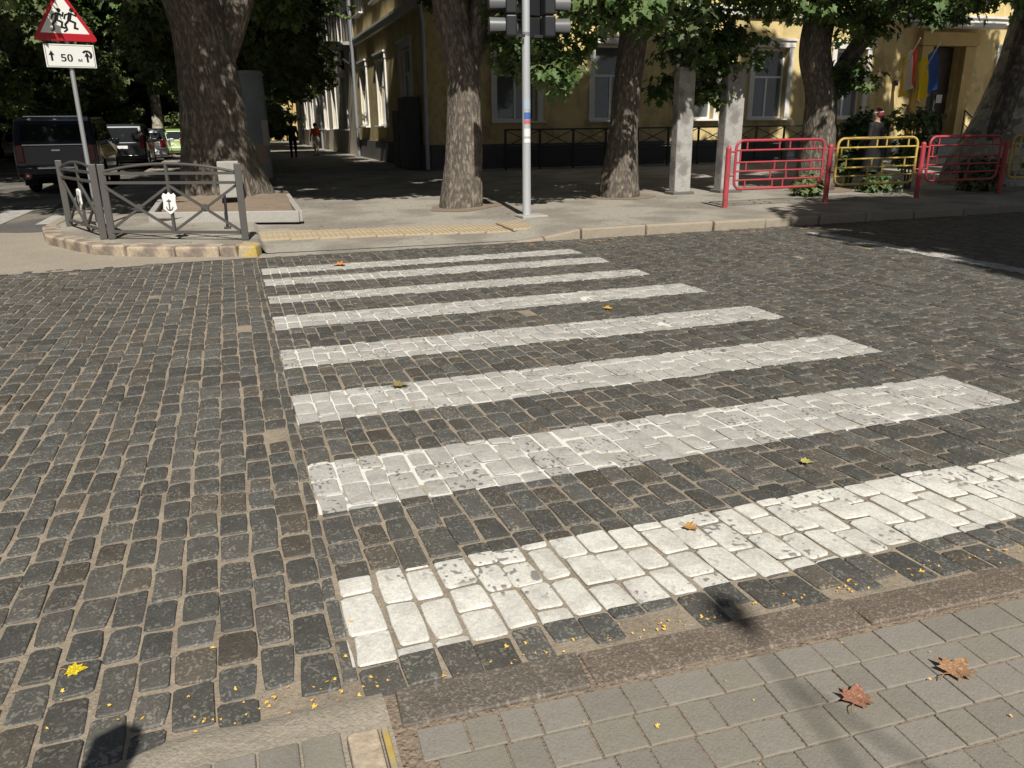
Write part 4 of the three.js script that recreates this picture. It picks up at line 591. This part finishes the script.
// traffic light
{
  const t = thing('traffic_light', 'traffic light seen from behind on a light grey pole with stickers', 'traffic light', [4.48, walkH(4.48, 12.25), -12.25]);
  part('pole', cyl(0.068, 0.058, 4.3, 0, 0, 0, 24), M.polePaint, t); part('base', rough(rbox(0.44, 0.06, 0.4, 0.08, 0, 0, 0.02), 0.02, 9, 5), M.concrete, t); part('band', cyl(0.064, 0.064, 0.05, 0, 2.7, 0, 24), M.greyPlastic, t);
  const stickers = [[1.72, 0.1, 0.16, lin(0.35, 0.42, 0.5)], [1.55, 0.09, 0.1, lin(0.06, 0.13, 0.4)], [1.46, 0.1, 0.05, lin(0.55, 0.12, 0.12)], [1.3, 0.09, 0.12, lin(0.66, 0.68, 0.7)], [1.18, 0.07, 0.06, lin(0.72, 0.72, 0.7)]];
  for (const [y, , h, c] of stickers) { const g = new THREE.CylinderGeometry(0.0665, 0.0675, h, 14, 1, true, -0.9, 1.8).translate(0, y, 0); part('sticker', g, std({ color: c, roughness: 0.5, side: THREE.DoubleSide }), t); }
  const head = (x, turn, z) => {
    const h = new THREE.Group(); h.name = 'signal_head'; h.position.set(x, 2.67, z); h.rotation.y = turn; t.add(h);
    for (let k = 0; k < 3; k++) {
      const y = 0.15 + k * 0.31; part('housing', rbox(0.3, 0.3, 0.17, 0, y, 0, 0.03), M.blackPlastic, h);
      part('lens', new THREE.SphereGeometry(0.105, 20, 8, 0, 6.283, 0, 0.6).rotateX(Math.PI / 2).scale(1, 1, 0.5).translate(0, y, 0.045), std({ color: [lin(0.01, 0.09, 0.05), lin(0.16, 0.08, 0.01), lin(0.16, 0.012, 0.01)][k], roughness: 0.2 }), h);
      part('visor', new THREE.CylinderGeometry(0.125, 0.118, 0.24, 24, 1, true, 0.9, 4.5).rotateX(Math.PI / 2).rotateZ(0).translate(0, y, 0.2), std({ color: lin(0.12, 0.125, 0.13), roughness: 0.35, side: THREE.DoubleSide }), h);
    }
    for (const y of [0.02, 0.9]) part('bracket', bar([0, y, -0.08], [0, y, -0.22], 0.04), M.blackPlastic, h);
  };
  head(-0.27, -1.75, 0.06); head(0.33, 1.45, 0.08); head(0.15, Math.PI + 0.35, -0.16);
}
// pedestrian barrier: red and yellow tube sections
{
  const t = thing('tube_barrier', 'pedestrian barrier of red and yellow tube sections beside the kerb', 'barrier', [0, 0.11, 0]);
  const X = [8.11, 10.24, 12.36, 14.44, 16.5], cols = [M.redPaint, M.yellowPaint, M.redPaint, M.yellowPaint];
  X.forEach((s, i) => part('post', merge([cyl(0.047, 0.047, 1.0, s, 0, -12.1, 16), new THREE.SphereGeometry(0.047, 14, 6, 0, 6.3, 0, 1.6).translate(s, 1.0, -12.1)]), M.redPaint, t));
  for (let i = 0; i < 4; i++) {
    const a = X[i] + 0.15, b = X[i + 1] - 0.15, y0 = 0.32, y1 = 1.13, r = 0.13, z = -12.1, p = [];
    const arc = (cx, cy, a0) => { for (let k = 0; k <= 4; k++) { const th = a0 + k / 4 * Math.PI / 2; p.push([cx + r * Math.cos(th), cy + r * Math.sin(th), z]); } };
    arc(b - r, y1 - r, 0); p.push([(a + b) / 2, y1, z]); arc(a + r, y1 - r, Math.PI / 2); p.push([a, (y0 + y1) / 2, z]); arc(a + r, y0 + r, Math.PI); p.push([(a + b) / 2, y0, z]); arc(b - r, y0 + r, Math.PI * 1.5); p.push([b, (y0 + y1) / 2, z]);
    part('frame', new THREE.TubeGeometry(new THREE.CatmullRomCurve3(p.map((q) => V(...q)), true, 'catmullrom', 0.1), 110, 0.024, 8, true), cols[i], t);
    [0.47, 0.62, 0.77, 0.97].forEach((y) => part('rail', rod([a + 0.02, y, z], [b - 0.02, y, z], 0.016), cols[i], t));
    const w = b - a; [[0.12, 0.97, 1.13], [0.48, 0.97, 1.13], [0.6, 0.97, 1.13], [0.88, 0.97, 1.1], [0.05, 0.77, 0.97], [0.12, 0.62, 0.77], [0.44, 0.62, 0.77], [0.57, 0.62, 0.77], [0.86, 0.62, 0.77], [0.4, 0.47, 0.62], [0.58, 0.47, 0.62], [0.12, 0.33, 0.47], [0.43, 0.33, 0.47], [0.55, 0.33, 0.47]].forEach(([f, c, d]) => part('spacer', rod([a + f * w, c, z], [a + f * w, d, z], 0.015), cols[i], t));
    for (const y of [0.55, 0.95]) { part('lug', rod([X[i] + 0.03, y, z], [a + 0.01, y, z], 0.016), M.redPaint, t); part('lug', rod([X[i + 1] - 0.03, y, z], [b - 0.01, y, z], 0.016), M.redPaint, t); }
  }
}
// concrete pillars
for (const [s, l, w, h, lb] of [[8.82, 14.85, 0.37, 2.45, 'square light concrete pillar standing left of its twin, behind the barrier'], [9.95, 14.85, 0.42, 2.5, 'square light concrete pillar directly behind the red barrier section']]) { const t = thing('concrete_pillar', lb, 'pillar', [s, 0.1, -l]); part('shaft', rough(rbox(w, h, w * 0.7, 0, h / 2, 0, 0.03), 0.03, 4, Math.round(s)), M.pillar, t); part('foot', rough(rbox(w + 0.12, 0.12, w * 0.7 + 0.12, 0, 0.03, 0, 0.02), 0.02, 6, 3), M.plinth, t); part('cap', rbox(w + 0.02, 0.05, w * 0.7 + 0.02, 0, h + 0.02, 0, 0.012), M.concrete, t); }
// weathered column behind the huge tree, small cabinet and stake by the bed
{ const t = thing('advertising_column', 'weathered blue grey poster column right behind the huge trunk', 'column', [0.72, 0.11, -21.8]); part('shaft', cyl(0.33, 0.31, 2.6, 0, 0.05, 0, 28), std({ map: concreteMap, color: lin(0.3, 0.36, 0.38), roughness: 0.9 }), t); part('base', cyl(0.4, 0.38, 0.2, 0, 0, 0, 28), M.plinth, t); part('cap', cyl(0.36, 0.28, 0.1, 0, 2.65, 0, 28), M.concrete, t);
  [[0.5, 1.3, 0.5, 0.6], [1.2, 1.9, 0.4, 0.45], [-0.2, 0.8, 0.35, 0.5]].forEach(([a, y, w, h], k) => part('poster', new THREE.CylinderGeometry(0.328, 0.334, h, 10, 1, true, a, w / 0.33).translate(0, y, 0), std({ color: [lin(0.5, 0.48, 0.42), lin(0.2, 0.3, 0.34), lin(0.42, 0.3, 0.24)][k], roughness: 0.8, side: THREE.DoubleSide }), t)); }
{ const t = thing('utility_box', 'small light grey metal box beside the foot of the huge trunk', 'box', [-0.02, 0.32, -15.2]); part('body', rbox(0.36, 0.62, 0.24, 0, 0.36, 0, 0.02), M.concrete, t); part('leg', box(0.04, 0.1, 0.04, -0.14, 0.02, 0), M.blackIron, t); part('leg', box(0.04, 0.1, 0.04, 0.14, 0.02, 0), M.blackIron, t); part('lock', cyl(0.02, 0.02, 0.02, 0, 0, 0, 10).rotateX(Math.PI / 2).translate(0.12, 0.4, 0.13), M.blackIron, t); }
{ const t = thing('stake', 'thin dark stake standing behind the right end of grey fence', 'stake', [-0.12, 0.11, -12.6]); part('rod', rod([0, 0, 0], [0.01, 0.5, 0], 0.02), M.blackIron, t); part('foot', rbox(0.1, 0.04, 0.1, 0, 0.02, 0, 0.01), M.blackIron, t); }
// flags on the facade
{
  const flag = (x, y, label, bands, w, h, seed) => {
    const t = thing('flag', label, 'flag', [x, y, -26.5], 0, 'flags on the facade'); t.scale.setScalar(1.25); part('staff', rod([0, -0.5, 0], [-0.25, 0.75, 1.0], 0.018), M.plateWhite, t); part('bracket', rbox(0.12, 0.16, 0.08, 0, -0.46, 0.02, 0.01), M.blackIron, t);
    bands.forEach((c, k) => { const n = 14, m = 6, pos = [], idx = []; for (let i = 0; i <= n; i++) for (let j = 0; j <= m; j++) { const u = i / n, v = (k + j / m) / bands.length; pos.push(-0.22 + v * 0.14 + u * 0.12 + 0.07 * Math.sin(v * 11 + seed + u * 2) * u, 0.62 - v * 0.4 - u * w * 0.93, 0.9 - v * h * 0.75 + 0.08 * Math.sin(v * 14 + seed) * u); } for (let i = 0; i < n; i++) for (let j = 0; j < m; j++) { const a = i * (m + 1) + j, b = a + m + 1; idx.push(a, b, b + 1, a, b + 1, a + 1); } const g = new THREE.BufferGeometry(); g.setAttribute('position', new THREE.Float32BufferAttribute(pos, 3)); g.setIndex(idx); g.computeVertexNormals(); part('stripe', g, new THREE.MeshPhysicalMaterial({ color: c, roughness: 0.8, transmission: 0.25, thickness: 0, side: THREE.DoubleSide }), t); });
  };
  flag(26.2, 3.4, 'yellow and blue flag hanging beside the dark door', [lin(0.03, 0.12, 0.5), lin(0.82, 0.66, 0.03)], 1.3, 1.1, 1);
  flag(25.2, 3.5, 'red and yellow flag hanging left of the yellow one', [lin(0.6, 0.05, 0.03), lin(0.7, 0.68, 0.62), lin(0.75, 0.55, 0.05)], 1.2, 0.9, 3);
}
// shrubs behind the barrier
function shrub(s, l, h, w, label, seed, mat = 2) { const t = thing('shrub', label, 'shrub', [s, 0.1, -l], 0, 'shrubs behind the barrier'), r = rng(seed), st = []; for (let k = 0; k < 6; k++) { const a = k * 1.05 + r(); st.push(limb([[0.04 * Math.cos(a), -0.05, 0.04 * Math.sin(a)], [w * 0.2 * Math.cos(a), h * 0.45, w * 0.2 * Math.sin(a)], [w * 0.4 * Math.cos(a), h * 0.85, w * 0.4 * Math.sin(a)]], [0.02, 0.014, 0.006], 6, 0.2)); } part('stems', merge(st), M.bark, t); crown(t, Array.from({ length: 6 }, (_, k) => [(r() - 0.5) * w * 0.7, h * (0.35 + 0.55 * r()), (r() - 0.5) * w * 0.6, w * 0.33, 0.8, 3]), seed, 0, mat); }
shrub(13.9, 13.9, 1.75, 0.6, 'tall pale leaved shrub beside the red post of the barrier', 201); shrub(13.25, 15, 1.6, 0.9, 'dark bushy shrub beside the person in black', 203, 1);
for (const [s, l, h, w, sd, lb] of [[10.9, 13.4, 0.3, 0.4, 205, 'low shrub at the joint of red and yellow barrier sections'], [12.6, 13.4, 0.32, 0.45, 207, 'low shrub under the right end of yellow barrier section'], [14.9, 12.9, 0.6, 0.7, 209, 'low shrub in front of the pale mottled trunk'], [16.1, 12.3, 0.9, 0.8, 211, 'dark low shrub at the right edge of the pavement']]) shrub(s, l, h, w, lb, sd, sd % 4 === 1 ? 2 : 1);

//====================================================================== VEHICLES
// local axes: x across, y up, the rear stands at z = 0 and the front at z = -length
function vehicle(o) {
  const t = thing(o.name, o.label, 'car', o.pos, o.turn ?? 0, 'cars parked along the side street'), { L, W, belt, k } = o, taper = (x, y) => x * (1 - Math.max(0, y - belt) * k);
  const sh = new THREE.Shape(), wr = o.wheel ?? 0.33, ar = wr * 1.14, [w0, w1] = o.axles, g0 = o.clear ?? 0.24;
  const pr = o.profile; sh.moveTo(pr[0][0], pr[0][1]); for (const [a, b] of pr.slice(1)) sh.lineTo(a, b);
  for (const c of [w1, w0]) { sh.lineTo(c + ar, g0); sh.absarc(c, wr, ar, -0.28, Math.PI + 0.28, false); } sh.closePath();
  const bev = 0.07, bg = new THREE.ExtrudeGeometry(sh, { depth: W - 2 * bev, bevelEnabled: true, bevelSize: bev * 0.6, bevelThickness: bev, bevelSegments: 3, curveSegments: 10 }).translate(0, 0, -W / 2 + bev);
  const p = bg.attributes.position; for (let i = 0; i < p.count; i++) { const d = p.getX(i), y = p.getY(i), x = p.getZ(i); p.setXYZ(i, taper(x, y) * (1 - 0.05 * Math.pow(Math.max(0, d / L - 0.75) * 4, 2)), y, -d); } bg.computeVertexNormals();
  part('body', bg, o.paint, t);
  const X = (y) => taper(W / 2, y) + 0.004;
  const glass = (pts, n = 'window') => part(n, slab(pts, 0.012), M.carGlass, t);
  const [ra, rb] = o.rear; glass([[-X(ra[1]) + 0.16, ra[1], -ra[0] + 0.012], [X(ra[1]) - 0.16, ra[1], -ra[0] + 0.012], [X(rb[1]) - 0.16, rb[1], -rb[0] + 0.012], [-X(rb[1]) + 0.16, rb[1], -rb[0] + 0.012]].map((q) => [q[0], q[1], q[2] + 0.045]), 'rear_window');
  for (const s of [1, -1]) for (const poly of o.side) { const q = poly.map(([d, y]) => [s * (X(y) + 0.002), y, -d]); glass(s > 0 ? q : q.reverse()); }
  const wheelG = new THREE.TorusGeometry(wr * 0.78, wr * 0.24, 10, 26).rotateY(Math.PI / 2).scale(1.35, 1, 1), rimG = merge([cyl(wr * 0.58, wr * 0.58, 0.16, 0, -0.08, 0, 20).rotateZ(Math.PI / 2), ...[0, 1, 2, 3, 4].map((i) => box(0.18, wr * 0.9, 0.05).rotateX(i * Math.PI / 5))]);
  for (const s of [1, -1]) for (const c of o.axles) { const w = part('wheel', wheelG, M.tyre, t); w.position.set(s * (W / 2 - 0.13), wr, -c); part('rim', rimG, M.rim, w); }
  for (const s of [1, -1]) part('tail_light', rbox(o.tail[0], o.tail[1], 0.07, s * (W / 2 - o.tail[0] / 2 - 0.06), o.tail[2], o.tail[3] ?? 0.03, 0.02), M.tail, t);
  part('bumper', rbox(W - 0.06, 0.22, 0.16, 0, o.bump ?? 0.46, 0.04, 0.05), o.bumpMat ?? o.paint, t); part('plate', rbox(0.52, 0.115, 0.02, 0, o.plateY, 0.06 + (o.plateZ ?? 0), 0.005), M.plateWhite, t);
  for (const s of [1, -1]) part('mirror', rbox(0.2, 0.15, 0.1, s * (W / 2 + 0.1), belt + 0.07, -o.mirror, 0.03), o.paint, t);
  part('underside', box(W - 0.3, 0.16, L - 0.5, 0, g0 + 0.06, -L / 2), M.tyre, t);
  return t;
}
const hatch = { L: 4.2, W: 1.76, belt: 0.92, k: 0.2, axles: [0.75, 3.35], mirror: 2.9, tail: [0.22, 0.34, 0.86], plateY: 0.72, profile: [[0.02, 0.3], [0, 0.55], [0.03, 0.9], [0.3, 1.36], [0.55, 1.45], [1.6, 1.5], [2.3, 1.44], [3.05, 0.98], [3.95, 0.8], [4.16, 0.6], [4.18, 0.26]], rear: [[0.05, 0.96], [0.29, 1.36]], side: [[[0.55, 0.98], [1.55, 0.96], [1.55, 1.4], [0.72, 1.36]], [[1.62, 0.96], [2.85, 0.98], [2.25, 1.38], [1.62, 1.4]]] };
const suv = { L: 4.6, W: 1.86, belt: 1.0, k: 0.16, wheel: 0.36, axles: [0.9, 3.65], mirror: 3.15, tail: [0.16, 0.5, 1.05], plateY: 0.85, profile: [[0.02, 0.34], [0, 0.6], [0.04, 1.0], [0.26, 1.6], [0.5, 1.68], [2, 1.7], [2.7, 1.62], [3.35, 1.08], [4.3, 0.95], [4.55, 0.7], [4.58, 0.3]], rear: [[0.06, 1.05], [0.25, 1.58]], side: [[[0.5, 1.06], [1.7, 1.04], [1.7, 1.58], [0.62, 1.56]], [[1.78, 1.04], [3.1, 1.06], [2.6, 1.54], [1.78, 1.58]]] };
{ // dark blue pickup with a hard top over the load bed
  const t = vehicle({ name: 'pickup_truck', label: 'dark blue pickup truck with a hardtop over its bed, parked nearest', pos: [-4.02, 0, -23.1], turn: 0.02, L: 5.3, W: 1.86, belt: 1.15, k: 0.13, wheel: 0.39, clear: 0.42, axles: [1.15, 4.25], mirror: 3.6, tail: [0.15, 0.42, 0.98, 0.03], plateY: 0.62, bump: 0.56, bumpMat: M.blackPlastic, paint: carPaint(0.006, 0.012, 0.028),
    profile: [[0.02, 0.46], [0, 0.7], [0.02, 1.18], [0.16, 1.72], [0.34, 1.8], [3.0, 1.83], [3.35, 1.76], [3.95, 1.16], [5.0, 1.06], [5.24, 0.85], [5.26, 0.44]], rear: [[0.05, 1.27], [0.15, 1.66]], side: [[[0.4, 1.28], [1.7, 1.26], [1.7, 1.68], [0.5, 1.68]], [[1.85, 1.24], [2.6, 1.24], [2.6, 1.7], [1.85, 1.7]], [[2.68, 1.24], [3.75, 1.22], [3.25, 1.68], [2.68, 1.7]]] });
  part('tailgate', rbox(1.4, 0.46, 0.03, 0, 0.94, 0.052, 0.02), carPaint(0.006, 0.012, 0.028), t); part('tailgate_trim', rbox(1.44, 0.03, 0.03, 0, 1.19, 0.06, 0.008), M.chrome, t); part('tailgate_handle', rbox(0.2, 0.05, 0.03, 0, 1.06, 0.075, 0.01), M.chrome, t); part('roof_rail', rbox(1.3, 0.03, 0.03, 0, 1.86, -0.3, 0.01), M.chrome, t);
  const rf = part('reflector', cyl(0.075, 0.075, 0.03, 0, 0, 0, 20).rotateX(Math.PI / 2), M.tail, t, 'round red reflector with white centre'); rf.position.set(-0.68, 0.46, 0.13); part('reflector_centre', cyl(0.03, 0.03, 0.02, 0, 0.03, 0, 14).rotateX(Math.PI / 2), M.plateWhite, rf); part('step_plate', rbox(0.9, 0.06, 0.26, 0, 0.64, 0.1, 0.02), M.chrome, t);
  for (const s of [1, -1]) part('mud_flap', rbox(0.3, 0.34, 0.02, s * 0.78, 0.36, -0.62, 0.006), M.tyre, t);
}
vehicle({ ...suv, name: 'parked_car', label: 'black car parked in the shade right behind the blue pickup', pos: [-3.95, 0, -35.8], paint: carPaint(0.008, 0.009, 0.01) });
vehicle({ ...hatch, name: 'parked_car', label: 'white hatchback parked third in the row past the pickup', pos: [-3.55, 0, -42.2], paint: carPaint(0.7, 0.71, 0.72) });
vehicle({ ...hatch, name: 'parked_car', label: 'light green car parked farthest, partly hidden by the tree', pos: [-3.0, 0, -49], turn: -0.05, paint: carPaint(0.34, 0.46, 0.2) });
vehicle({ ...hatch, name: 'parked_car', label: 'pale silver car on the opposite side at the left edge', pos: [-10.3, 0, -50], turn: 0.1, paint: carPaint(0.42, 0.43, 0.44) });

//====================================================================== PEOPLE
function person(pos, turn, label, o) {
  const t = thing('person', label, 'person', pos, turn), sc = o.h / 1.75, bones = [], sw = o.stride ?? 0;
  const b = (a, c, r0, r1, col) => bones.push([V(...a), V(...c), r0, r1, col]);
  for (const s of [1, -1]) { const z = s * sw; // local -z is the direction walked
    b([s * 0.095, 0.93, 0], [s * 0.1, 0.5, -z * 0.5 - 0.01], 0.095, 0.062, o.legs); b([s * 0.1, 0.5, -z * 0.5 - 0.01], [s * 0.1, 0.09, -z + 0.03 * s], 0.06, 0.042, o.shin ?? o.legs); b([s * 0.1, 0.045, -z + 0.03], [s * 0.115, 0.035, -z - 0.15], 0.045, 0.035, o.shoes);
    const e = [s * 0.25, 1.12, 0.02 + z * 0.35], hnd = [s * 0.25 - s * (o.fold ?? 0), 0.9 + (o.fold ? 0.1 : 0), -0.06 + z * 0.7 - (o.fold ? 0.2 : 0)]; b([s * 0.18, 1.4, 0], e, 0.058, 0.045, o.top); b(e, hnd, 0.043, 0.03, o.sleeve ?? o.skin);
    for (let k = 0; k < 4; k++) b([hnd[0] - 0.02 + k * 0.013, hnd[1] - 0.02, hnd[2]], [hnd[0] - 0.025 + k * 0.015, hnd[1] - 0.13 + Math.abs(k - 1.5) * 0.012, hnd[2] - 0.03], 0.011, 0.008, o.skin); b([hnd[0] - s * 0.02, hnd[1] - 0.02, hnd[2] - 0.02], [hnd[0] - s * 0.045, hnd[1] - 0.08, hnd[2] - 0.04], 0.012, 0.009, o.skin);
    b([s * 0.06, 1.38, 0.01], [s * 0.17, 1.4, 0], 0.075, 0.06, o.top);
  }
  b([0, 0.95, 0], [0, 1.15, 0], 0.135, 0.115, o.legs); b([0, 1.02, 0], [0, 1.32, 0.01], 0.125, 0.13, o.top); b([0.05, 1.2, 0], [0.06, 1.34, 0], 0.1, 0.11, o.top); b([-0.05, 1.2, 0], [-0.06, 1.34, 0], 0.1, 0.11, o.top);
  b([0, 1.42, 0.01], [0, 1.53, 0], 0.052, 0.05, o.skin); b([0, 1.6, -0.015], [0, 1.655, 0], 0.078, 0.092, o.skin); b([0, 1.6, -0.1], [0, 1.635, -0.095], 0.012, 0.008, o.skin); for (const s of [1, -1]) b([s * 0.088, 1.62, 0], [s * 0.088, 1.65, 0.005], 0.016, 0.014, o.skin);
  const N = 84, mc = new MarchingCubes(N, new THREE.MeshBasicMaterial(), false, false, 200000); mc.isolation = 0; const S = 0.92, q = V(0, 0, 0), ab = V(0, 0, 0), ap = V(0, 0, 0);
  const dist = (p, [a, c, r0, r1]) => { ab.subVectors(c, a); ap.subVectors(p, a); const h = clamp(ap.dot(ab) / ab.lengthSq()); return ap.addScaledVector(ab, -h).length() - lerp(r0, r1, h) * 1.14; };
  const k = 0.03; for (let z = 0; z < N; z++) for (let y = 0; y < N; y++) for (let x = 0; x < N; x++) { q.set((x - N / 2) / (N / 2) * S, (y - N / 2) / (N / 2) * S + 0.88, (z - N / 2) / (N / 2) * S); let d = 9; if (Math.abs(q.x) < 0.45 && Math.abs(q.z) < 0.6) for (const bn of bones) { const e = dist(q, bn), h = clamp(0.5 + 0.5 * (d - e) / k); d = lerp(d, e, h) - k * h * (1 - h); } mc.field[x + y * N + z * N * N] = -d; }
  mc.update(); const n = mc.count, P = new Float32Array(n * 3), C = new Float32Array(n * 3);
  for (let i = 0; i < n; i++) { q.set(mc.positionArray[i * 3] * S, mc.positionArray[i * 3 + 1] * S + 0.88, mc.positionArray[i * 3 + 2] * S); let best = 9, col = o.top; for (const bn of bones) { const e = dist(q, bn); if (e < best) { best = e; col = bn[4]; } } P.set([q.x, q.y, q.z], i * 3); C.set(col, i * 3); }
  const g = new THREE.BufferGeometry(); g.setAttribute('position', new THREE.BufferAttribute(P, 3)); g.setAttribute('color', new THREE.BufferAttribute(C, 3)); g.setAttribute('normal', new THREE.BufferAttribute(new Float32Array(mc.normalArray.subarray(0, n * 3)), 3)); const gg = mergeVertices((() => { const c = g.clone(); c.deleteAttribute('normal'); return c; })(), 1e-4); gg.computeVertexNormals();
  const body = part('body', gg.scale(sc, sc, sc), std({ vertexColors: true, roughness: 0.8 }), t);
  const hair = new THREE.SphereGeometry(0.103, 20, 14, 0, 6.283, 0, 1.75).scale(0.95, 1.08, 1.12).rotateX(0.45).translate(0, 1.655, 0.012).scale(sc, sc, sc); part(o.cap ? 'cap' : 'hair', hair, std({ color: lin(...o.hair), roughness: 0.9 }), t);
  if (o.cap) part('cap_band', new THREE.TorusGeometry(0.1, 0.018, 8, 22).rotateX(Math.PI / 2 - 0.2).translate(0, 1.66, 0.012).scale(sc, sc, sc), std({ color: lin(0.62, 0.58, 0.54), roughness: 0.9 }), t);
  if (o.dress) part('coat', new THREE.LatheGeometry([[0.17, 1.36], [0.19, 1.1], [0.21, 0.9], [0.25, 0.6], [0.27, 0.42]].map(([a, c]) => new THREE.Vector2(a, c)), 24).scale(1, 1, 0.78).scale(sc, sc, sc), std({ color: lin(...o.top), roughness: 0.9, side: THREE.DoubleSide }), t);
}
const skin = [0.42, 0.26, 0.18];
person([12.95, 0.12, -14.0], 0.3, 'person in black with a red and white headscarf behind the yellow barrier', { h: 1.66, top: [0.006, 0.006, 0.007], legs: [0.006, 0.006, 0.007], shoes: [0.02, 0.02, 0.02], sleeve: [0.006, 0.006, 0.007], skin, hair: [0.3, 0.03, 0.04], cap: true, dress: true, fold: 0.1 });
person([4.35, 0.12, -43.2], 0.1, 'person in an orange top and pale trousers walking along the side wall', { h: 1.6, top: [0.75, 0.11, 0.03], legs: [0.5, 0.47, 0.43], shoes: [0.1, 0.09, 0.08], skin, hair: [0.04, 0.025, 0.02], stride: 0.16 });
person([3.05, 0.12, -41.2], -0.1, 'person in dark clothes walking in the shade beside the orange one', { h: 1.75, top: [0.02, 0.045, 0.05], legs: [0.015, 0.015, 0.018], shoes: [0.02, 0.02, 0.02], skin, hair: [0.03, 0.02, 0.015], stride: 0.14 });

//====================================================================== OUT OF VIEW, SEEN BY THEIR SHADOWS
{ const t = thing('marker_post', 'dark steel post standing just behind the viewer on the left', 'post', [-0.68, 0, -0.48]); part('shaft', rough(rbox(0.12, 1.6, 0.1, 0, 0.8, 0, 0.02), 0.004, 3, 2), M.blackIron, t); part('cap', new THREE.ConeGeometry(0.084, 0.08, 4).rotateY(Math.PI / 4).scale(1.03, 1, 0.62).translate(0, 1.64, 0), M.blackIron, t); }
{ const t = thing('street_lamp', 'tall street lamp standing behind the viewer', 'street lamp', [0.52, 0, 3.9]); part('pole', cyl(0.016, 0.008, 6.2, 0, 0, 0, 14), M.galv, t); part('lantern', merge([cyl(0.03, 0.075, 0.12, 0, 6.18, 0, 14), cyl(0.075, 0.04, 0.08, 0, 6.3, 0, 14)]), M.blackIron, t); part('stay', rod([0.02, 5.9, 0.02], [2.8, 0, 1.6], 0.009), M.galv, t); }

//====================================================================== FALLEN LEAVES AND LITTER
function fallen(s, l, y, size, turn, col, label, curl = 0.5) {
  const t = thing('fallen_leaf', label, 'leaf', [s, y, -l], turn, 'fallen leaves'), lob = [[0, 0], [0.12, -0.02], [0.36, -0.06], [0.3, 0.1], [0.56, 0.22], [0.36, 0.34], [0.46, 0.6], [0.22, 0.56], [0.16, 0.76], [0, 1]], pos = [];
  const P = (x, z) => [x * size, size * (0.06 + curl * (x * x * 0.6 + 0.2 * (z - 0.4) ** 2) + 0.03 * Math.sin(x * 20 + z * 14)), (z - 0.45) * size];
  for (const g of [1, -1]) for (let i = 0; i < lob.length - 1; i++) pos.push(...P(0, 0.35), ...(g > 0 ? [...P(lob[i][0], lob[i][1]), ...P(lob[i + 1][0], lob[i + 1][1])] : [...P(-lob[i + 1][0], lob[i + 1][1]), ...P(-lob[i][0], lob[i][1])]));
  const g = new THREE.BufferGeometry(); g.setAttribute('position', new THREE.Float32BufferAttribute(pos, 3)); g.computeVertexNormals(); part('blade', boxUV(g, 0.3), std({ color: lin(...col), map: graniteMap, roughness: 0.85, side: THREE.DoubleSide }), t);
  part('stalk', tubeG([[0, size * 0.08, -0.45 * size], [size * 0.05, size * 0.16, -0.7 * size], [size * 0.02, size * 0.1, -0.95 * size]], 0.0016, 8, 5), std({ color: lin(0.3, 0.16, 0.08) }), t);
}
fallen(1.85, 1.41, 0.02, 0.105, 1.9, [0.55, 0.34, 0.19], 'larger brown maple leaf lying on the pavers at the right', 0.6);
fallen(1.49, 1.415, 0.02, 0.09, 2.3, [0.5, 0.25, 0.16], 'reddish brown maple leaf on the pavers left of the larger one', 0.5);
fallen(1.58, 2.43, 0.01, 0.06, 0.4, [0.7, 0.42, 0.14], 'curled ochre leaf lying on the nearest white stripe', 1.2);
fallen(0.86, 4.65, 0.01, 0.1, 1.1, [0.42, 0.36, 0.12], 'olive leaf lying on the third white stripe');
fallen(-0.6, 2.31, 0.005, 0.06, 1.4, [1.0, 0.85, 0.03], 'bright yellow leaf lying on the dark setts at lower left', 0.2);
fallen(2.44, 2.81, 0.008, 0.06, 0.7, [0.7, 0.7, 0.22], 'pale yellow leaf between the two nearest stripes', 0.5);
fallen(1.1, 9.35, 0.008, 0.15, 0.7, [1.0, 0.4, 0.1], 'orange leaf on the farthest white stripe', 0.9);
fallen(3.0, 6.15, 0.008, 0.1, 2.7, [0.95, 0.6, 0.08], 'yellow leaf on the setts between middle stripes', 0.3);
{ const r = rng(99), out = [], l = leafShape(0.0072); // crumbs of leaves and seeds gathered along the kerb
  const put = (s, ll, y, k) => out.push(l.clone().scale(k * (0.6 + r()), 1, k * (0.7 + r())).rotateZ((r() - 0.5) * 1.2).rotateY(r() * 6.3).translate(s, y + 0.004, -ll));
  for (let i = 0; i < 130; i++) { const s = -0.3 + 3.2 * r(); put(s, 1.935 - 0.02 * s + (r() - 0.5) * (r() < 0.7 ? 0.05 : 0.14), 0.0, 0.6 + r()); } for (let i = 0; i < 30; i++) put(0.3 + 2.2 * r(), 0.8 + 0.9 * r(), 0.019, 0.5 + 0.7 * r()); for (let i = 0; i < 40; i++) put(-1.2 + 1.5 * r(), 1.9 + 0.55 * r() * r(), 0.004, 0.7 + r());
  const o = new THREE.Mesh(mergeGeometries(out), std({ color: lin(0.85, 0.5, 0.08), roughness: 0.8, side: THREE.DoubleSide })); o.name = 'leaf_litter'; o.userData = { kind: 'stuff', label: 'small yellow leaf crumbs gathered along the near kerb', category: 'litter' }; scene.add(o);
  const o2 = [], r2 = rng(123); for (let i = 0; i < 120; i++) { const s = 3 + 8 * r2(), ll = 9.9 + 0.35 * r2() * r2() - 0.6 * (r2() < 0.1), k = 3 + 4 * r2(); o2.push(l.clone().scale(k, 2, k).rotateY(r2() * 6.3).translate(s, 0.012, -ll)); }
  const f = new THREE.Mesh(mergeGeometries(o2), std({ color: lin(0.5, 0.25, 0.1), roughness: 0.9, side: THREE.DoubleSide })); f.name = 'leaf_litter_001'; f.userData = { kind: 'stuff', label: 'brown dead leaves lying along the far kerb', category: 'litter' }; scene.add(f); }

shade(scene);
renderer.render(scene, camera);
